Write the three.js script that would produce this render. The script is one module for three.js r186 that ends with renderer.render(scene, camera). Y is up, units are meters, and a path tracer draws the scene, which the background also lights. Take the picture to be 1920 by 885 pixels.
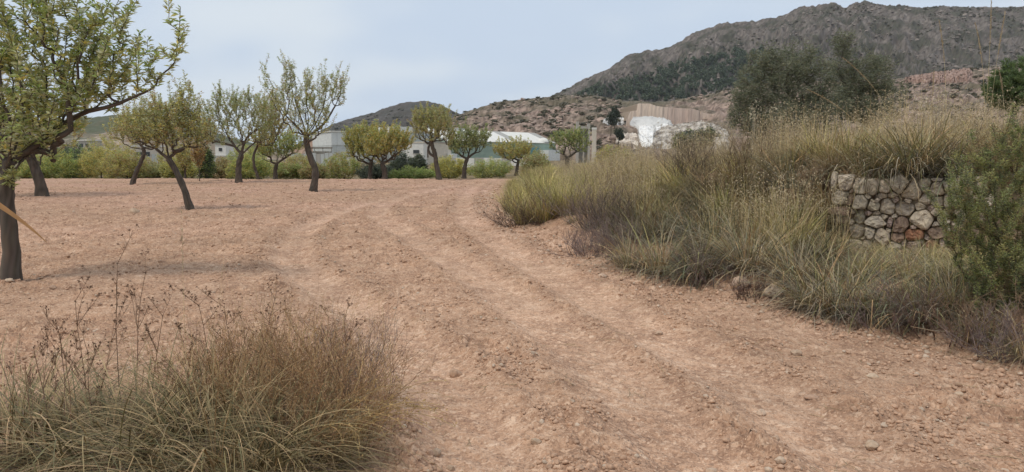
import * as THREE from 'three';
import { createNoise2D, createNoise3D } from 'simplex-noise';
import { toCreasedNormals } from 'three/addons/utils/BufferGeometryUtils.js';

// ---------------------------------------------------------------- camera, sky, sun, exposure
const scene = new THREE.Scene();
const FPX = 1280, HORIZON = 292, EYE = 1.55;                     // focal length in photo pixels (1920 wide), horizon row, eye height
const PITCH = Math.atan((442.5 - HORIZON) / FPX);
const camera = new THREE.PerspectiveCamera(2 * Math.atan(442.5 / FPX) * 180 / Math.PI, 1920 / 885, 0.05, 12000);
camera.position.set(0, EYE, 0);
camera.rotation.set(-PITCH, 0, 0);

function rng(seed) { let s = seed >>> 0; return () => { s = (s + 0x6d2b79f5) >>> 0; let t = Math.imul(s ^ (s >>> 15), 1 | s); t = (t + Math.imul(t ^ (t >>> 7), 61 | t)) ^ t; return ((t ^ (t >>> 14)) >>> 0) / 4294967296; }; }
const n2 = createNoise2D(rng(11)), n2b = createNoise2D(rng(12)), n3 = createNoise3D(rng(13));
const mixc = (a, b, t) => [a[0] + (b[0] - a[0]) * t, a[1] + (b[1] - a[1]) * t, a[2] + (b[2] - a[2]) * t];
const lerp = (a, b, t) => a + (b - a) * t, clamp = (x, a = 0, b = 1) => Math.min(b, Math.max(a, x));
const sstep = (a, b, x) => { const t = clamp((x - a) / (b - a)); return t * t * (3 - 2 * t); };
function fbm(x, y, o = 4, n = n2) { let a = 0.5, s = 0; for (let i = 0; i < o; i++) { s += a * n(x, y); x = x * 2.03 + 17.1; y = y * 2.03 - 9.7; a *= 0.5; } return s; }
function ridged(x, y, o = 4, n = n2) { let a = 0.5, s = 0; for (let i = 0; i < o; i++) { s += a * (1 - Math.abs(n(x, y))); x = x * 2.07 + 31.1; y = y * 2.07 - 5.3; a *= 0.5; } return s; }

{ // thin even overcast with faint long streaks
  const W = 512, H = 256, data = new Float32Array(W * H * 4);
  for (let j = 0; j < H; j++) {
    const el = ((j + 0.5) / H - 0.5) * Math.PI;
    for (let i = 0; i < W; i++) {
      const az = (i + 0.5) / W * 2 * Math.PI, ce = Math.cos(el), dx = ce * Math.cos(az), dz = ce * Math.sin(az), dy = Math.max(0.02, Math.sin(el));
      const k = 1 / (dy + 0.22);
      let c = 0.5 + 1.0 * (0.5 * n3(dx * k * 0.55 + 3, dz * k * 0.9, 0.3) + 0.3 * n3(dx * k * 1.3, dz * k * 2.1, 4.1) + 0.2 * n3(dx * k * 3.2, dz * k * 4.5, 8.3));
      c = sstep(0.05, 0.95, c);
      const g = el < 0 ? 0.55 : 1;
      const o = (j * W + i) * 4;
      data[o] = g * lerp(0.49, 0.60, c); data[o + 1] = g * lerp(0.575, 0.66, c); data[o + 2] = g * lerp(0.69, 0.72, c); data[o + 3] = 1;
    }
  }
  const sky = new THREE.DataTexture(data, W, H, THREE.RGBAFormat, THREE.FloatType);
  sky.mapping = THREE.EquirectangularReflectionMapping; sky.magFilter = THREE.LinearFilter; sky.minFilter = THREE.LinearFilter; sky.wrapS = THREE.RepeatWrapping; sky.needsUpdate = true;
  scene.background = sky; scene.environment = sky;
}
const sun = new THREE.DirectionalLight(new THREE.Color(1, 0.93, 0.82), 1.5);
sun.position.set(-38, 88, 30); sun.castShadow = true; sun.shadow.radius = 24; sun.shadow.mapSize.set(2048, 2048);
Object.assign(sun.shadow.camera, { left: -60, right: 60, top: 60, bottom: -60, near: 1, far: 300 });
scene.add(sun, sun.target);
const renderer = new THREE.WebGLRenderer({ antialias: true });
renderer.toneMapping = THREE.LinearToneMapping; renderer.toneMappingExposure = 1.2; renderer.shadowMap.enabled = true;
scene.fog = new THREE.FogExp2(new THREE.Color(0.74, 0.79, 0.87), 0.00006);

// ---------------------------------------------------------------- helpers
const CP = Math.cos(PITCH), SP = Math.sin(PITCH);
function at(u, v, d) { const a = (u - 960) / FPX, b = (442.5 - v) / FPX, y = b * CP - SP, z = -b * SP - CP, k = d / -z; return new THREE.Vector3(a * k, EYE + y * k, -d); }
function gp(u, v, y0 = 0) { const b = (442.5 - v) / FPX, y = b * CP - SP, z = -b * SP - CP, k = (y0 - EYE) / y; return new THREE.Vector3((u - 960) / FPX * k, y0, z * k); }
const V = (x, y, z) => new THREE.Vector3(x, y, z);
const used = {};
function numbered(n) { used[n] = (used[n] || 0) + 1; return used[n] === 1 ? n : n + '_' + String(used[n] - 1).padStart(3, '0'); }
function tag(o, label, category, group) { o.userData.label = label; o.userData.category = category; if (group) o.userData.group = group; return o; }
function thing(name, label, category, p, group) { const o = new THREE.Group(); o.name = numbered(name); o.position.copy(p); scene.add(o); return tag(o, label, category, group); }
function shade(o) { o.castShadow = o.receiveShadow = true; return o; }
function part(parent, name, geo, mat) { const m = shade(new THREE.Mesh(geo, mat)); m.name = name; parent.add(m); return m; }
function structure(name, geo, mat) { const m = shade(new THREE.Mesh(geo, mat)); m.name = numbered(name); m.userData.kind = 'structure'; scene.add(m); return m; }
class GB {
  constructor() { this.P = []; this.C = []; this.I = []; }
  v(x, y, z, c) { this.P.push(x, y, z); this.C.push(c[0], c[1], c[2]); return this.P.length / 3 - 1; }
  t(a, b, c) { this.I.push(a, b, c); }
  q(a, b, c, d) { this.I.push(a, b, c, a, c, d); }
  get n() { return this.I.length; }
  geo(uv) {
    const g = new THREE.BufferGeometry(); g.setAttribute('position', new THREE.Float32BufferAttribute(this.P, 3)); g.setAttribute('color', new THREE.Float32BufferAttribute(this.C, 3));
    if (uv) g.setAttribute('uv', new THREE.Float32BufferAttribute(uv, 2));
    g.setIndex(this.I); g.computeVertexNormals(); return g;
  }
}
const vary = (c, R, a = 0.25) => { const k = 1 + (R() - 0.5) * 2 * a; return [c[0] * k * (1 + (R() - 0.5) * a * 0.4), c[1] * k, c[2] * k * (1 + (R() - 0.5) * a * 0.4)]; };
const pick = (arr, R) => arr[Math.floor(R() * arr.length) % arr.length];
const std = (o) => new THREE.MeshStandardMaterial({ roughness: 0.9, metalness: 0, side: THREE.DoubleSide, ...o });
const M = {
  leaf: new THREE.MeshPhysicalMaterial({ vertexColors: true, roughness: 0.9, transmission: 0.45, thickness: 0, side: THREE.DoubleSide }), bark: std({ vertexColors: true, roughness: 0.95 }), grass: new THREE.MeshPhysicalMaterial({ vertexColors: true, roughness: 0.9, transmission: 0.12, thickness: 0, side: THREE.DoubleSide }),
  straw: std({ vertexColors: true, roughness: 0.7 }), rock: std({ vertexColors: true, roughness: 0.95 }), land: std({ vertexColors: true, roughness: 1 }),
};
// tileable noise texture painter
function tileTex(S, fn, srgb, rep) {
  const d = new Uint8Array(S * S * 4);
  for (let j = 0; j < S; j++) for (let i = 0; i < S; i++) { const c = fn(i / S, j / S, i, j), o = (j * S + i) * 4; d[o] = clamp(c[0], 0, 255); d[o + 1] = clamp(c[1], 0, 255); d[o + 2] = clamp(c[2], 0, 255); d[o + 3] = 255; }
  const t = new THREE.DataTexture(d, S, S); t.wrapS = t.wrapT = THREE.RepeatWrapping; t.magFilter = THREE.LinearFilter; t.minFilter = THREE.LinearMipmapLinearFilter; t.generateMipmaps = true;
  if (srgb) t.colorSpace = THREE.SRGBColorSpace; if (rep) t.repeat.set(rep, rep); t.needsUpdate = true; return t;
}
function pnoise(u, v, f, seed) { // periodic: torus in 3d + offset
  const a = u * 2 * Math.PI, b = v * 2 * Math.PI, R = f / (2 * Math.PI);
  return 0.5 * (n3(Math.cos(a) * R + seed, Math.sin(a) * R, Math.cos(b) * R * 1.0 + seed * 0.7 + Math.sin(b) * R * 0.61) + n3(Math.sin(a) * R - seed, Math.cos(b) * R + 4 * seed, Math.sin(b) * R + Math.cos(a) * R * 0.53));
}

// ---------------------------------------------------------------- the lie of the land
function poly(pts) { const a = pts.map((p) => (p.isVector3 ? [p.x, p.z] : p)); return a; }
function distPoly(P, x, z) { // signed: positive to the right of the direction of travel (away from the camera)
  let best = 1e9, sg = 1, tt = 0;
  for (let i = 0; i < P.length - 1; i++) {
    const ax = P[i][0], az = P[i][1], bx = P[i + 1][0] - ax, bz = P[i + 1][1] - az, L = bx * bx + bz * bz, t = clamp(((x - ax) * bx + (z - az) * bz) / L);
    const ex = x - ax - bx * t, ez = z - az - bz * t, d = ex * ex + ez * ez;
    if (d < best) { best = d; sg = bx * ez - bz * ex > 0 ? 1 : -1; tt = (i + t) / (P.length - 1); }
  }
  return [Math.sqrt(best) * sg, tt];
}
function smoothPts(px, n = 40) { const c = new THREE.CatmullRomCurve3(px.map(([u, v]) => gp(u, v)), false, 'centripetal'); return poly(c.getPoints(n)); }
const EDGE = [[14, 1], [8, -1.2], [5, -3.3], ...smoothPts([[1920, 690], [1740, 640], [1500, 575], [1300, 535], [1170, 495], [1080, 470], [985, 430], [938, 405], [932, 380], [945, 352], [985, 338]], 40), [8, -62], [30, -75]];
const TERR = [[18, -3.5], [8, -6.6], [5.45, -8.1], [4.15, -8.95], [3.75, -10.2], [3.0, -12.6], [2.2, -16], [1.6, -21], [2.2, -30], [3.2, -42], [12, -58], [30, -68]];
const RUTS = [smoothPts([[1330, 885], [1150, 700], [1000, 590], [890, 515], [790, 455], [712, 405], [745, 375], [862, 348]]), smoothPts([[930, 885], [800, 690], [705, 600], [612, 540], [545, 485], [570, 430], [650, 395], [790, 360], [880, 343]]), smoothPts([[1640, 885], [1400, 720], [1180, 600], [1030, 515], [920, 450], [868, 405], [875, 365], [900, 344]])];
function terraceH(z) { const d = -z; return d < 9 ? 1.33 : lerp(1.33, 0.3, sstep(9, 24, d)); }
function landH(x, z) { // without soil relief
  const d = Math.hypot(x, z);
  let h = 0.10 * fbm(x * 0.06, z * 0.06, 3) * sstep(6, 20, d);
  if (z < -44) h -= 0.5 * sstep(44, 60, -z) * sstep(8, -10, x);
  const far = sstep(400, 2500, d); h -= far * 4;
  if (x > -3 && x < 60 && z > -80 && z < 4) {
    const s = distPoly(EDGE, x, z)[0];
    if (s > -0.2) {
      const w = distPoly(TERR, x, z)[0], wallish = sstep(3.4, 4.0, x) * sstep(-10.6, -9.6, z);
      const low = 0.30 * sstep(-0.2, 0.75, s) + 0.10 * sstep(0.5, 3, s) + 0.06 * fbm(x * 0.9, z * 0.9, 2);
      const up = lerp(sstep(-1.0, 0.9, w), sstep(0.16, 0.3, w), wallish);
      h += low + (terraceH(z) - 0.36) * up + 0.05 * sstep(0, 8, w) * Math.max(0, w) * 0.35;
    }
  }
  return h;
}
function rough(x, z) { // 0 in the wheel tracks, 1 on loose soil
  let k = 1, near = 9;
  for (const r of RUTS) { const s = Math.abs(distPoly(r, x, z)[0]); near = Math.min(near, s); }
  k = sstep(0.16, 0.46, near);
  return [k, near];
}
const billow = (x, y, n = n2b) => 1 - Math.abs(n(x, y));
function soilH(x, z) {
  const d = Math.hypot(x, z); if (d > 75) return 0;
  const [k, near] = rough(x, z);
  const patch = 0.35 + 0.65 * sstep(-0.25, 0.5, fbm(x * 0.55 + 5, z * 0.55, 2));
  let h = k * patch * (0.050 * fbm(x * 2.2, z * 2.2, 2) + 0.034 * (billow(x * 5, z * 5) ** 2 - 0.4) + 0.028 * (billow(x * 11, z * 11, n2) ** 2 - 0.4) + 0.016 * (billow(x * 24, z * 24) ** 2 - 0.4));
  h += 0.004 * n2(x * 22, z * 22) + 0.003 * n2b(x * 47, z * 47);
  h -= 0.045 * (1 - sstep(0.16, 0.34, near)); h += 0.036 * Math.exp(-(((near - 0.45) / 0.10) ** 2)) * (0.6 + 0.8 * n2(x * 3, z * 3));
  if (near < 0.26) h += 0.006 * Math.sin((x * 0.8 - z) * 34) * sstep(0.26, 0.1, near);
  h += (0.045 * n2(x * 0.9 + 0.5 * z, z * 2.6) + 0.035 * k * (billow(x * 2.3 + 0.8 * z, z * 5.2) ** 3 - 0.25)) * sstep(7, 14, d);
  return h * sstep(75, 40, d);
}
const groundY = (x, z) => landH(x, z) + soilH(x, z);
function hitGround(u, v) { const r = at(u, v, 1).sub(camera.position); let d = 2.5; for (; d < 75; d += 0.04 + d * 0.002) if (EYE + r.y * d < landH(r.x * d, -d)) break; return V(r.x * d, 0, -d); }

{ // soil texture
  const S = 1024, R = rng(5), hgt = new Float32Array(S * S), tone = new Float32Array(S * S);
  const lat = (n) => { const g = new Float32Array(n * n); for (let i = 0; i < n * n; i++) g[i] = R() * 2 - 1; return (u, v) => { const x = u * n, y = v * n, x0 = Math.floor(x), y0 = Math.floor(y), fx = x - x0, fy = y - y0, sx = fx * fx * (3 - 2 * fx), sy = fy * fy * (3 - 2 * fy), a = (i, j) => g[((y0 + j) % n) * n + (x0 + i) % n]; return lerp(lerp(a(0, 0), a(1, 0), sx), lerp(a(0, 1), a(1, 1), sx), sy); }; };
  const L = [lat(6), lat(13), lat(31), lat(71), lat(160), lat(370), lat(512)];
  for (let j = 0; j < S; j++) for (let i = 0; i < S; i++) {
    const u = i / S, v = j / S, o = j * S + i;
    hgt[o] = 0.10 * L[2](u, v) + 0.12 * L[3](u, v) + 0.12 * L[4](u, v) + 0.09 * L[5](u, v) + 0.05 * L[6](u, v);
    tone[o] = 0.05 * L[0](u, v) + 0.06 * L[1](u, v) + 0.06 * L[2](u, v) + 0.05 * L[3](u, v) + 0.06 * L[4](u, v) + 0.06 * L[5](u, v);
  }
  for (let k = 0; k < 24000; k++) { // grit and pebbles
    const big = R() < 0.06, r = big ? 5 + R() * 7 : 1.2 + R() ** 2 * 3.5, cx = R() * S, cy = R() * S, el = 0.65 + R() * 0.35, an = R() * 3.14, ca = Math.cos(an), sa = Math.sin(an), dt = (R() - 0.38) * 0.4;
    for (let y = -Math.ceil(r); y <= r; y++) for (let x = -Math.ceil(r); x <= r; x++) {
      const p = (x * ca + y * sa) / r, q = (-x * sa + y * ca) / (r * el), m = p * p + q * q;
      if (m < 1) { const o = ((Math.floor(cy) + y + S) % S) * S + (Math.floor(cx) + x + S) % S, dome = Math.sqrt(1 - m); hgt[o] += 0.045 * r ** 0.6 * dome; tone[o] = lerp(tone[o], dt, 0.65 * Math.min(1, dome * 2)); }
    }
  }
  const cm = tileTex(S, (u, v, i, j) => { const t = tone[j * S + i], w = tone[((j + 300) % S) * S + (i + 517) % S]; const m = clamp(0.5 + 2.1 * t), c = m < 0.5 ? mixc([121, 89, 70], [182, 144, 117], m * 2) : mixc([182, 144, 117], [222, 190, 163], m * 2 - 1); return [c[0], c[1] * (1 + w * 0.06), c[2] * (1 + w * 0.12)]; }, true);
  const bm = tileTex(S, (u, v, i, j) => { const h = 110 + 170 * hgt[j * S + i]; return [h, h, h]; });
  M.soil = std({ map: cm, bumpMap: bm, bumpScale: 0.04, vertexColors: true, roughness: 1 });
}
{ // ground: one sheet, fine in front of the camera, coarse far off
  const ang = []; for (let a = -180; a < 180;) { ang.push(a); const f = Math.abs(a); a += f < 43 ? 0.165 : f < 60 ? 0.6 : 4; if (a > -43.5 && a < -43) a = -43; }
  const rad = [0.25, 0.9, 1.6]; for (let r = 2.1; r < 3000;) { rad.push(r); r *= r < 20 ? 1.0052 : r < 60 ? 1.007 : r < 80 ? 1.03 : 1.12; }
  const P = [], C = [], U = [], I = [], nA = ang.length;
  for (const r of rad) for (const a0 of ang) {
    const a = a0 * Math.PI / 180, x = Math.sin(a) * r, z = -Math.cos(a) * r;
    P.push(x, groundY(x, z), z); U.push(x / 2.4, z / 2.4);
    const big = fbm(x * 0.12, z * 0.12, 3), mid = fbm(x * 0.7 + 40, z * 0.7, 3), fine = n2(x * 6, z * 6);
    let c = [0.95, 0.945, 0.925];
    const k = 1 + 0.16 * big + 0.16 * mid + 0.05 * fine; c = c.map((q) => q * k);
    const rt = r < 60 ? rough(x, z)[1] : 9; { const e = sstep(0.4, 0.18, rt + 0.1 * mid), b = Math.exp(-(((rt - 0.5) / 0.12) ** 2)); c = c.map((w, i) => w * (1 + e * [0.10, 0.125, 0.155][i]) * (1 - 0.07 * b)); }
    const pink = clamp(0.35 + big) * sstep(7, 30, r); c[1] *= 1 - 0.03 * pink; c[2] *= 1 + 0.06 * pink;
    if (x > -3 && z > -80 && z < 4) { const s = distPoly(EDGE, x, z)[0], m = sstep(0.1, 0.9, s + 0.4 * mid); c = [lerp(c[0], 0.62, m), lerp(c[1], 0.58, m), lerp(c[2], 0.5, m)]; const pale = Math.exp(-(((s + 0.35) / 0.45) ** 2)) * clamp(0.5 + mid); c = c.map((q, i) => q * (1 + pale * [0.08, 0.13, 0.2][i])); }
    const edgeZ = 46 + 3 * n2(x * 0.08, 3.3), scr = sstep(edgeZ, edgeZ + 2, -z) + sstep(2, 14, z); if (scr > 0) { const g = clamp(scr), q = 0.8 + 0.5 * mid; c = [lerp(c[0], 0.50 * q, g), lerp(c[1], 0.58 * q, g), lerp(c[2], 0.42 * q, g)]; }
    C.push(...c);
  }
  for (let j = 0; j < rad.length - 1; j++) for (let i = 0; i < nA; i++) { const i1 = (i + 1) % nA, a = j * nA + i, b = j * nA + i1, c = a + nA, d = b + nA; I.push(a, b, d, a, d, c); }
  const c0 = P.length / 3; P.push(0, groundY(0, 0), 0); U.push(0, 0); C.push(0.9, 0.88, 0.86); for (let i = 0; i < nA; i++) I.push(i, c0, (i + 1) % nA);
  const g = new THREE.BufferGeometry(); g.setAttribute('position', new THREE.Float32BufferAttribute(P, 3)); g.setAttribute('color', new THREE.Float32BufferAttribute(C, 3)); g.setAttribute('uv', new THREE.Float32BufferAttribute(U, 2)); g.setIndex(I); g.computeVertexNormals();
  structure('ground', g, M.soil);
}

// ---------------------------------------------------------------- hills and mountains
function lut(pts) { return (u) => { if (u <= pts[0][0]) return pts[0][1]; for (let i = 1; i < pts.length; i++) if (u <= pts[i][0]) { const t = (u - pts[i - 1][0]) / (pts[i][0] - pts[i - 1][0]); return lerp(pts[i - 1][1], pts[i][1], t); } return pts[pts.length - 1][1]; }; }
function inPoly(px, x, y) { let c = false; for (let i = 0, j = px.length - 1; i < px.length; j = i++) if ((px[i][1] > y) !== (px[j][1] > y) && x < (px[j][0] - px[i][0]) * (y - px[i][1]) / (px[j][1] - px[i][1]) + px[i][0]) c = !c; return c; }
// a ridge seen over bearings u0..u1, foot at range df, crest at range dr and height given by the skyline row
function ridgeLand(name, o) {
  const { u0, u1, nu, nt, sky, df, dr, power, relief, colour } = o, sky_ = lut(sky), gb = new GB(), back = Math.floor(nt * 0.18);
  const grid = [];
  for (let i = 0; i <= nu; i++) {
    const u = lerp(u0, u1, i / nu), d0 = df(u), d1 = dr(u), top = at(u, sky_(u), d1), dirx = top.x / d1;
    const col = [];
    for (let j = 0; j <= nt + back; j++) {
      const t = j / nt, d = t <= 1 ? lerp(d0, d1, t) : d1 + (t - 1) * (d1 - d0) * 3, x = dirx * d, z = -d;
      let y = t <= 1 ? top.y * power(t, u) : top.y * Math.max(-0.05, 1 - ((t - 1) / 0.18) ** 1.3 * 1.05);
      y += relief(x, z, t, u) * sstep(0, 0.12, t); if (j === 0) y = -3;
      col.push([x, y, z, t, u]);
    }
    grid.push(col);
  }
  const H = nt + back + 1;
  for (let i = 0; i <= nu; i++) for (let j = 0; j < H; j++) {
    const [x, y, z, t, u] = grid[i][j], a = grid[Math.min(nu, i + 1)][j], b = grid[Math.max(0, i - 1)][j], e = grid[i][Math.min(H - 1, j + 1)], f = grid[i][Math.max(0, j - 1)];
    const slope = Math.hypot((a[1] - b[1]) / (Math.hypot(a[0] - b[0], a[2] - b[2]) + 1e-6), (e[1] - f[1]) / (Math.hypot(e[0] - f[0], e[2] - f[2]) + 1e-6));
    const py = 442.5 - 0; gb.v(x, y, z, colour(x, y, z, t, u, slope));
  }
  for (let i = 0; i < nu; i++) for (let j = 0; j < H - 1; j++) { const a = i * H + j, b = a + H; gb.q(a, b, b + 1, a + 1); }
  const m = structure(name, gb.geo(), M.land);
  const look = (u, d) => { // height of the land on bearing u at range d
    const fi = (u - u0) / (u1 - u0) * nu, i = clamp(Math.floor(fi), 0, nu - 1), c = grid[i], t = (d - df(u)) / (dr(u) - df(u)), j = clamp(Math.floor(t * nt), 0, nt - 1), f = t * nt - j; return lerp(c[j][1], c[j + 1][1], clamp(f));
  };
  return { m, look, dir: (u, d) => at(u, sky_(u), dr(u)).x / dr(u) * d };
}
const px2v = (y, d) => HORIZON - (y - EYE) / d * FPX * 1.0;      // photo row on which a point of that height and range is seen (near the horizon)

const mountain = ridgeLand('mountain', {
  u0: 960, u1: 2500, nu: 620, nt: 210,
  sky: [[960, 205], [1010, 190], [1050, 170], [1100, 147], [1150, 120], [1180, 100], [1210, 92], [1250, 87], [1290, 66], [1330, 48], [1360, 42], [1420, 36], [1450, 30], [1480, 20], [1510, 10], [1560, 4], [1588, 10], [1604, 1], [1622, 0], [1650, 5], [1690, 10], [1730, 13], [1780, 11], [1850, 13], [1900, 14], [1960, 6], [2060, 0], [2200, 40], [2350, 120], [2500, 240]],
  df: () => 520, dr: (u) => 1150 + 60 * Math.sin(u * 0.006),
  power: (t, u) => 0.45 * t ** 1.25 + 0.55 * t ** 1.9,
  relief: (x, z, t, u) => {
    const a = x * 0.8 + z * 0.6, b = -x * 0.6 + z * 0.8;                       // strata run slantwise up to the right
    const w = 30 * fbm(x * 0.006, z * 0.006, 2), rk = ridged((a + w) * 0.012, (b + w) * 0.004, 5), g = ridged((a - w) * 0.035 + 5, (b + w) * 0.012 + 8, 4, n2b), f = fbm(x * 0.09, z * 0.07, 3), craggy = 1 - 0.55 * sstep(1640, 1760, u);
    const env = t <= 1 ? 1 - 0.86 * sstep(0.7, 1, t) : 0.14;
    return env * craggy * ((rk - 0.72) * 62 + (g - 0.72) * 34) + f * 5 * craggy * (0.3 + 0.7 * sstep(0.3, 0.8, t)) * (1 - 0.6 * sstep(0.9, 1, t));
  },
  colour: (x, y, z, t, u, slope) => {
    const n = fbm(x * 0.02, z * 0.02, 4), m = fbm(x * 0.11, z * 0.09, 3), s = n2(x * 0.31, z * 0.25);
    let c = mixc([0.125, 0.098, 0.076], [0.235, 0.195, 0.165], clamp(0.35 + 0.5 * sstep(0.5, 1.2, slope) + 0.9 * m));
    c = mixc(c, [0.068, 0.066, 0.040], clamp(sstep(-0.1, 0.35, n + 0.8 * m)) * 0.85);
    c = mixc(c, [0.26, 0.155, 0.11], 0.8 * sstep(0.62, 0.3, t + 0.15 * n) * sstep(1620, 1760, u + 200 * n));
    const k = 1 + 0.4 * s + 0.55 * m + 0.28 * n2b(x * 0.8, z * 0.7); return c.map((q, i) => Math.max(0.014, q * k * [0.72, 0.73, 0.75][i]));
  },
});
const foothill = ridgeLand('foothill', {
  u0: 770, u1: 2400, nu: 560, nt: 120,
  sky: [[770, 262], [820, 236], [855, 217], [900, 201], [930, 191], [1000, 184], [1060, 178], [1120, 180], [1180, 190], [1250, 190], [1300, 182], [1370, 166], [1450, 152], [1600, 150], [1700, 146], [1800, 132], [1920, 116], [2100, 96], [2250, 140], [2400, 230]],
  df: () => 228, dr: (u) => 480, power: (t) => 0.72 * t ** 0.62 + 0.28 * t,
  relief: (x, z, t) => { const e = t <= 1 ? 1 - 0.7 * sstep(0.8, 1, t) : 0.3; return e * ((ridged(x * 0.018, z * 0.018, 4) - 0.72) * 7 + fbm(x * 0.1, z * 0.1, 4) * 2.0); },
  colour: (x, y, z, t, u, slope) => {
    const n = fbm(x * 0.03 + 9, z * 0.03, 3), m = fbm(x * 0.17, z * 0.14, 3), s = n2(x * 0.55, z * 0.45);
    let c = mixc([0.15, 0.10, 0.075], [0.34, 0.245, 0.195], clamp(0.45 + 1.4 * m + 0.4 * s));
    c = mixc(c, [0.085, 0.076, 0.042], clamp(0.3 + 0.9 * sstep(0.45, 0.95, t) * (u < 1250 ? 1 : 0.3) + 1.1 * n) * 0.8);
    const k = 1 + 0.32 * s + 0.2 * m; return c.map((q) => Math.max(0.02, q * k));
  },
});
const farHill = ridgeLand('hill', {
  u0: 520, u1: 960, nu: 200, nt: 80,
  sky: [[520, 292], [560, 268], [592, 250], [625, 232], [660, 221], [700, 212], [725, 202], [750, 193], [768, 189], [800, 189], [825, 196], [850, 208], [880, 224], [920, 246], [960, 285]],
  df: () => 900, dr: () => 1500, power: (t) => 0.5 * t + 0.5 * t ** 1.7,
  relief: (x, z, t) => (t <= 1 ? 1 - 0.85 * sstep(0.7, 1, t) : 0.15) * ((ridged(x * 0.006, z * 0.006, 4) - 0.72) * 26) + fbm(x * 0.05, z * 0.05, 3) * 2.5,
  colour: (x, y, z, t, u, slope) => { const n = fbm(x * 0.012, z * 0.012, 3), m = fbm(x * 0.07, z * 0.06, 3); let c = mixc([0.078, 0.062, 0.05], [0.05, 0.047, 0.036], clamp(0.5 + n)); const k = 1 + 0.45 * m; return c.map((q) => q * k); },
});
ridgeLand('hill', {
  u0: -700, u1: 560, nu: 260, nt: 110,
  sky: [[-700, 215], [-400, 190], [-150, 205], [20, 226], [120, 226], [210, 216], [270, 212], [320, 220], [370, 238], [430, 258], [500, 275], [560, 292]],
  df: () => 260, dr: () => 620, power: (t) => 0.35 * t + 0.65 * t ** 1.6,
  relief: (x, z, t) => { const b = fbm(x * 0.02, z * 0.02, 3) * 4; return (t <= 1 ? 1 - 0.7 * sstep(0.8, 1, t) : 0.3) * b + fbm(x * 0.1, z * 0.1, 2) * 1.2 + (t < 0.55 ? 1.3 * (sstep(0.7, 1, (t * 26) % 1) - (t * 26) % 1) : 0); },
  colour: (x, y, z, t, u, slope) => { const n = fbm(x * 0.03, z * 0.03, 3), m = fbm(x * 0.15, z * 0.15, 3), riser = t < 0.55 && (t * 26) % 1 > 0.72 ? 0.7 : 0; let c = mixc([0.22, 0.16, 0.11], [0.08, 0.085, 0.045], clamp(0.35 + 1.2 * n + sstep(0.4, 0.8, t))); c = mixc(c, [0.42, 0.34, 0.27], riser * clamp(0.6 + m)); const k = 1 + 0.4 * m; return c.map((q) => q * k); },
});

// ---------------------------------------------------------------- plants: generators
const XA = V(1, 0, 0), YA = V(0, 1, 0), ZA = V(0, 0, 1);
function tube(gb, pts, rads, colr, R, rugged = 0) { // pts: Vector3[], rads: number[]
  const sides = rads[0] > 0.08 ? 16 : rads[0] > 0.03 ? 7 : rads[0] > 0.008 ? 5 : 3; let ref = V(1, 0, 0.2), prev = null;
  for (let i = 0; i < pts.length; i++) {
    const d = (i < pts.length - 1 ? pts[i + 1].clone().sub(pts[i]) : pts[i].clone().sub(pts[i - 1])); if (i > 0 && i < pts.length - 1) d.add(pts[i].clone().sub(pts[i - 1]).setLength(d.length() + 1e-6)); d.normalize();
    let a = ref.clone().addScaledVector(d, -ref.dot(d)); if (a.lengthSq() < 1e-4) a = V(0, 0, 1).addScaledVector(d, -d.z); a.normalize(); ref = a; const b = d.clone().cross(a), ring = [];
    for (let s = 0; s < sides; s++) {
      const an = s / sides * Math.PI * 2; let r = rads[i]; if (rugged && r > 0.02) r *= 1 + rugged * n3(Math.cos(an) * 1.6 + pts[0].x, pts[i].y * (r > 0.08 ? 2.2 : 4), Math.sin(an) * 1.6 + pts[0].z) + rugged * 0.6 * n3(Math.cos(an) * 5, pts[i].y * 7, Math.sin(an) * 5);
      const p = pts[i].clone().addScaledVector(a, Math.cos(an) * r).addScaledVector(b, Math.sin(an) * r); ring.push(gb.v(p.x, p.y, p.z, vary(colr, R, 0.42)));
    }
    if (prev) for (let s = 0; s < sides; s++) gb.q(prev[s], prev[(s + 1) % sides], ring[(s + 1) % sides], ring[s]);
    prev = ring;
  }
  const e = pts[pts.length - 1], tip = gb.v(e.x, e.y, e.z, colr); for (let s = 0; s < sides; s++) gb.t(prev[s], prev[(s + 1) % sides], tip);
}
function leafAt(gb, p, dir, len, wid, col, R) { // folded lanceolate blade
  const side = V(R() - 0.5, R() - 0.5, R() - 0.5).cross(dir); if (side.lengthSq() < 1e-6) side.set(1, 0, 0); side.setLength(wid * 0.5);
  const nrm = dir.clone().cross(side).setLength(wid * 0.22), m = p.clone().addScaledVector(dir, len * 0.45), e = p.clone().addScaledVector(dir, len); e.y -= len * 0.12;
  const a = gb.v(p.x, p.y, p.z, col), l = gb.v(m.x + side.x + nrm.x, m.y + side.y + nrm.y, m.z + side.z + nrm.z, col), t = gb.v(e.x, e.y, e.z, col), r = gb.v(m.x - side.x + nrm.x, m.y - side.y + nrm.y, m.z - side.z + nrm.z, col);
  gb.t(a, l, t); gb.t(a, t, r);
}
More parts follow.
